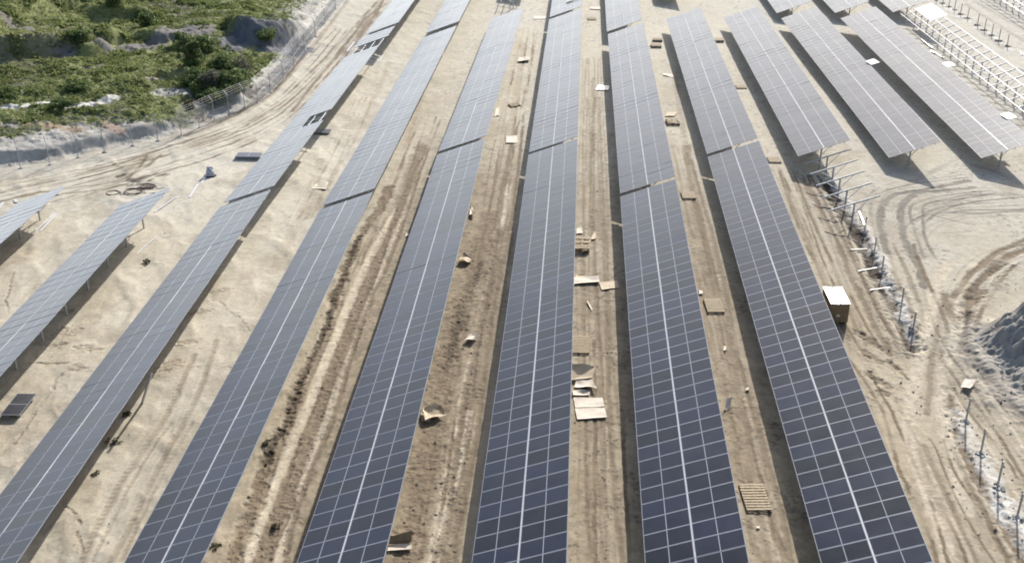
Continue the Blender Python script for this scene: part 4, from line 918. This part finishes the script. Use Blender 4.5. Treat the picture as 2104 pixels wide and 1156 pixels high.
shrub((418, 208), 1.1, 1.2, 'low yellow-green bush beside the pale sandy spot near the fence', M_LEAF, 1600, .11)
shrub((446, 212), 1.9, 1.5, 'olive bush directly behind the fence mesh, lowest of the thicket', M_LEAF, 2300, .12, bare_twigs=12)
shrub((482, 202), 1.8, 1.4, 'dark bush behind the fence where the pale bank begins', M_LEAF, 2100, .12, bare_twigs=25)
shrub((412, 196), 1.7, 1.4, 'dark green bush above the yellow-green one by the sandy spot', M_LEAF, 2100, .12, bare_twigs=10)
shrub((548, 88), 1.3, 1.4, 'green bush inside the bluish shaded hollow', M_LEAF, 1700, .11)
shrub((392, 222), .7, .9, 'reddish brown low bush on the pale sandy spot', M_WEED, 900, .10)
shrub((240, 30), 1.6, 1.4, 'dark bush high on the slope near the top edge', M_LEAF, 1700, .13)
shrub((305, 55), 1.8, 1.3, 'dark green bush in the hollow above the grey bare soil', M_LEAF, 1700, .13)
shrub((165, 82), 1.7, 1.6, 'dark bush in the shaded gully at left', M_LEAF, 1800, .13, bare_twigs=10)
shrub((20, 205), 1.1, 1.3, 'dark low bush at the left edge just above the pale streak', M_LEAF, 1500, .12)
shrub((120, 226), .9, 1.1, 'dark low bush just below the pale streak', M_LEAF, 1300, .12)
shrub((160, 188), .9, 1.5, 'broad dark low bush just above the pale streak, right of the left one', M_LEAF, 1400, .12)
for k, (x, y, h_, w_, lb) in enumerate(((234, 912, .45, .5, 'dry weed tuft beside the shadow of the long left table'), (196, 978, .3, .35, 'small dry weed below another tuft at the long left table'), (30, 1118, .4, .4, 'dry weed at the bottom left under the table edge'), (262, 852, .35, .35, 'dry weed beside the lower end of the leaning profile'),
        (302, 540, .35, .35, 'dark weed lying in sand by the left table shadow'), (545, 915, .3, .4, 'dark weed clump on the dug soil strip'), (565, 1082, .25, .3, 'dark green weed low on the dug soil strip'), (445, 1125, .3, .4, 'dark weed at the bottom under the table edge left of the dug strips'))):
    shrub((x, y), h_ * .7, w_ * .9, lb, M_WEED, 260, .045, 'weed', 'weed', 'dry weeds beside the tables')

def grass_field():
    # tufts all over the vegetated slope, thin on the bare patches
    n = 150000
    y = 78 + 110 * rng.random(n) ** 0.9; x = -100 + 80 * rng.random(n)
    m, d, s, g = poly_dist(x, y, TOE, 130); ok = np.zeros(n, bool)
    dd = np.where(g > 0, d, -d); gm = green_mask(x[m], y[m], dd) * (dd > 0) * sstep(.40, .5, .55 + .5 * (fbm(x[m] * .35, y[m] * .35, 88, 3) - .42))
    for px, hw, c in BARE_AND_SHADE:
        mm, d2, s2, g2 = poly_dist(x[m], y[m], px, hw * 1.0); gm[mm] *= sstep(.5, 1.0, d2 / hw) * .9 + .03
    ok[m] = rng.random(len(m)) < gm
    # inside or near the frame only
    q = np.stack([x, y, np.full(n, 1.5)], 1) - np.array([0, 0, CAM_H]); zz = q @ FW; u = 1052 + FPX * (q @ RT) / zz; v = 578 - FPX * (q @ UP) / zz
    ok &= (u > -260) & (u < 760) & (v > -130) & (v < 420)
    nd = np.zeros(n); nd[m] = dd; near = nd[ok]
    x, y = x[ok], y[ok]; n = len(x); z, _ = surface(x, y)
    clump = fbm(x * .5, y * .5, 99, 3); big = fbm(x * .09, y * .09, 101, 3)
    hgt = (0.05 + 0.29 * sstep(.45, .75, clump) * (.45 + .55 * sstep(6, 16, near))) * (.7 + .6 * rng.random(n))
    K = 5; V = np.empty((n, K, 3, 3)); tint = np.empty((n, K))
    for k in range(K):
        a = rng.random(n) * 6.283; r = .16 * (.4 + rng.random(n)) + .12 * hgt; lean = hgt * (.3 + .6 * rng.random(n))
        bx, by = x + rng.normal(0, .13, n), y + rng.normal(0, .13, n); ca, sa = np.cos(a), np.sin(a)
        V[:, k, 0] = np.stack([bx - sa * r, by + ca * r, z - .03], 1); V[:, k, 1] = np.stack([bx + sa * r, by - ca * r, z - .03], 1)
        V[:, k, 2] = np.stack([bx + ca * lean, by + sa * lean, z + hgt * (.7 + .5 * rng.random(n))], 1)
        tint[:, k] = np.clip(.5 + .9 * (big - .5) + .5 * (rng.random(n) - .5) - .35 * (clump - .5), 0, 1)
    o = leaf_obj('grass', V.reshape(-1, 3), np.arange(n * K * 3).reshape(-1, 3), tint.ravel(), M_GRASS)
    tag(o, 'green grass and low herbs covering the slope beyond the fence', 'grass', kind='stuff')
grass_field()

# ------------------------------------------------------------------ fence along the road
def fence():
    px = [(-30, 362), (43, 347), (103, 340), (161, 325), (215, 313), (273, 300), (325, 290), (373, 279), (410, 264), (441, 249), (471, 237), (503, 222), (530, 212), (556, 190), (582, 163), (604, 134), (626, 103), (648, 76), (668, 50), (690, 20)]
    P = [at(*q) for q in px]; base = P[0]
    root = tag(empty('wire_fence', base), 'wire mesh fence with angled post tops curving along the bank', 'fence')
    H_ = 2.15
    tops = []
    for k, p in enumerate(P):
        q = p - base; d = (P[min(k + 1, len(P) - 1)] - P[max(k - 1, 0)]); nrm = Vector((-d.y, d.x, 0)).normalized()
        b = MB(); b.tube([q + Vector((0, 0, -.3)), q + Vector((0, 0, H_)), q + Vector((0, 0, H_ + .12)) + nrm * .1, q + nrm * .42 + Vector((0, 0, H_ + .48))], .036, 6); b.build('post', M_WIRE, root)
        b = MB(); b.tube([q + Vector((0, 0, -.2)), q + Vector((0, 0, .06)), q + Vector((0, 0, .14))], [.26, .24, .1], 8); b.build('footing', M_CONC, root)
        tops.append((q, nrm))
    # woven mesh: two families of slanting strands per bay, plus line wires
    for k in range(len(P) - 1):
        b = MB(); a, na = tops[k]; c, nc = tops[k + 1]; L = (c - a).length; n = max(8, int(L / .14))
        def pt(t, h): return a + (c - a) * t + Vector((0, 0, h))
        for j in range(-int(H_ / .14) - 1, n):
            for sgn in (1, -1):
                t0, h0, t1, h1 = j * .14 / L, .05, (j * .14 + H_) / L, H_
                if t0 < 0: h0 = .05 + (-t0) * L; t0 = 0
                if t1 > 1: h1 = H_ - (t1 - 1) * L; t1 = 1
                if h1 - h0 < .1: continue
                if sgn < 0: t0, t1 = 1 - t0, 1 - t1
                b.tube([pt(t0, h0), pt(t1, h1)], .0042, 3, close=False)
        for h in (.08, 1.1, H_ - .03): b.tube([pt(0, h), pt(1, h)], .006, 3, close=False)
        for f_ in (.35, .7, 1.0): b.tube([a + na * (.42 * f_) + Vector((0, 0, H_ + .48 * f_)), c + nc * (.42 * f_) + Vector((0, 0, H_ + .48 * f_))], .006, 3, close=False)
        b.build('wire_mesh', M_WIRE, root)
fence()

# ------------------------------------------------------------------ loose stones and clods
def stones():
    n = 16000
    Y = 36 + 120 * rng.random(n) ** 1.5; xc = -2.7 + (Y - 40) * (-8.1 / 121.0); hw = 24.4 + (Y - 40) * (50.5 / 121.0)
    X = xc + hw * (rng.random(n) * 2.1 - 1.05)
    dens = sstep(.42, .62, fbm(X * .3, Y * .3, 201, 3)) * .5 + .06
    churn = np.zeros(n)
    for P, hw_, dp, a, c, tread, wob in TR:
        if wob < .7 or hw_ < .18: continue
        m, d, s, g = poly_dist(X, Y, P, hw_ * 2.2); churn[m] = np.maximum(churn[m], 1 - sstep(.6, 2.0, d / hw_))
    m, d, s, g = poly_dist(X, Y, TOE, 14); rub = np.zeros(n); rub[m] = ((g > 0) & (d > .6) & (d < 9)) * .9
    m, d, s, g = poly_dist(X, Y, PIT, 9); rub[m] = np.maximum(rub[m], .9 * np.exp(-(d / 3.5) ** 2))
    m, d, s, g = poly_dist(X, Y, SCARPS[7][0], 6); rub[m] = np.maximum(rub[m], .5)
    keep = rng.random(n) < np.clip(dens * .55 + churn * .9 + rub, 0, 1)
    X, Y, churn, rub = X[keep], Y[keep], churn[keep], rub[keep]; n = len(X)
    z, alb = surface(X, Y)
    r = (.022 + .05 * rng.random(n) ** 3 + .05 * churn * rng.random(n) + .16 * rub * rng.random(n) ** 3)
    base = np.array([(1, 0, 0), (0, 1, 0), (-1, 0, 0), (0, -1, 0), (.2, .1, .8), (0, 0, -.6)], float)
    F0 = np.array([(0, 1, 4), (1, 2, 4), (2, 3, 4), (3, 0, 4)])
    V = base[None] * (r[:, None, None]) * (0.65 + .7 * rng.random((n, 6, 3)))
    a = rng.random(n) * 6.283; ca, sa = np.cos(a)[:, None], np.sin(a)[:, None]
    V = np.stack([V[..., 0] * ca - V[..., 1] * sa + X[:, None], V[..., 0] * sa + V[..., 1] * ca + Y[:, None], V[..., 2] + z[:, None] + .005], -1)
    F = (F0[None] + 6 * np.arange(n)[:, None, None]).reshape(-1, 3)
    m_ = bpy.data.materials.new('stone'); m_.use_nodes = True; nn = m_.node_tree.nodes; b = nn['Principled BSDF']; b.inputs['Roughness'].default_value = .9
    at_ = nn.new('ShaderNodeAttribute'); at_.attribute_name = 'soil'; m_.node_tree.links.new(at_.outputs['Color'], b.inputs['Base Color'])
    tint = np.repeat(rng.random(n), 4)
    o = leaf_obj('scattered_stones', V.reshape(-1, 3), F, tint, m_)
    col = np.clip(alb * .62 * (.55 + .95 * rng.random(n))[:, None], 0, .7)
    ca_ = o.data.color_attributes.new('soil', 'FLOAT_COLOR', 'POINT'); ca_.data.foreach_set('color', np.concatenate([np.repeat(col, 6, 0), np.ones((n * 6, 1))], 1).ravel())
    tag(o, 'small stones and dirt clods strewn over the bare ground', 'stones', kind='stuff')
stones()
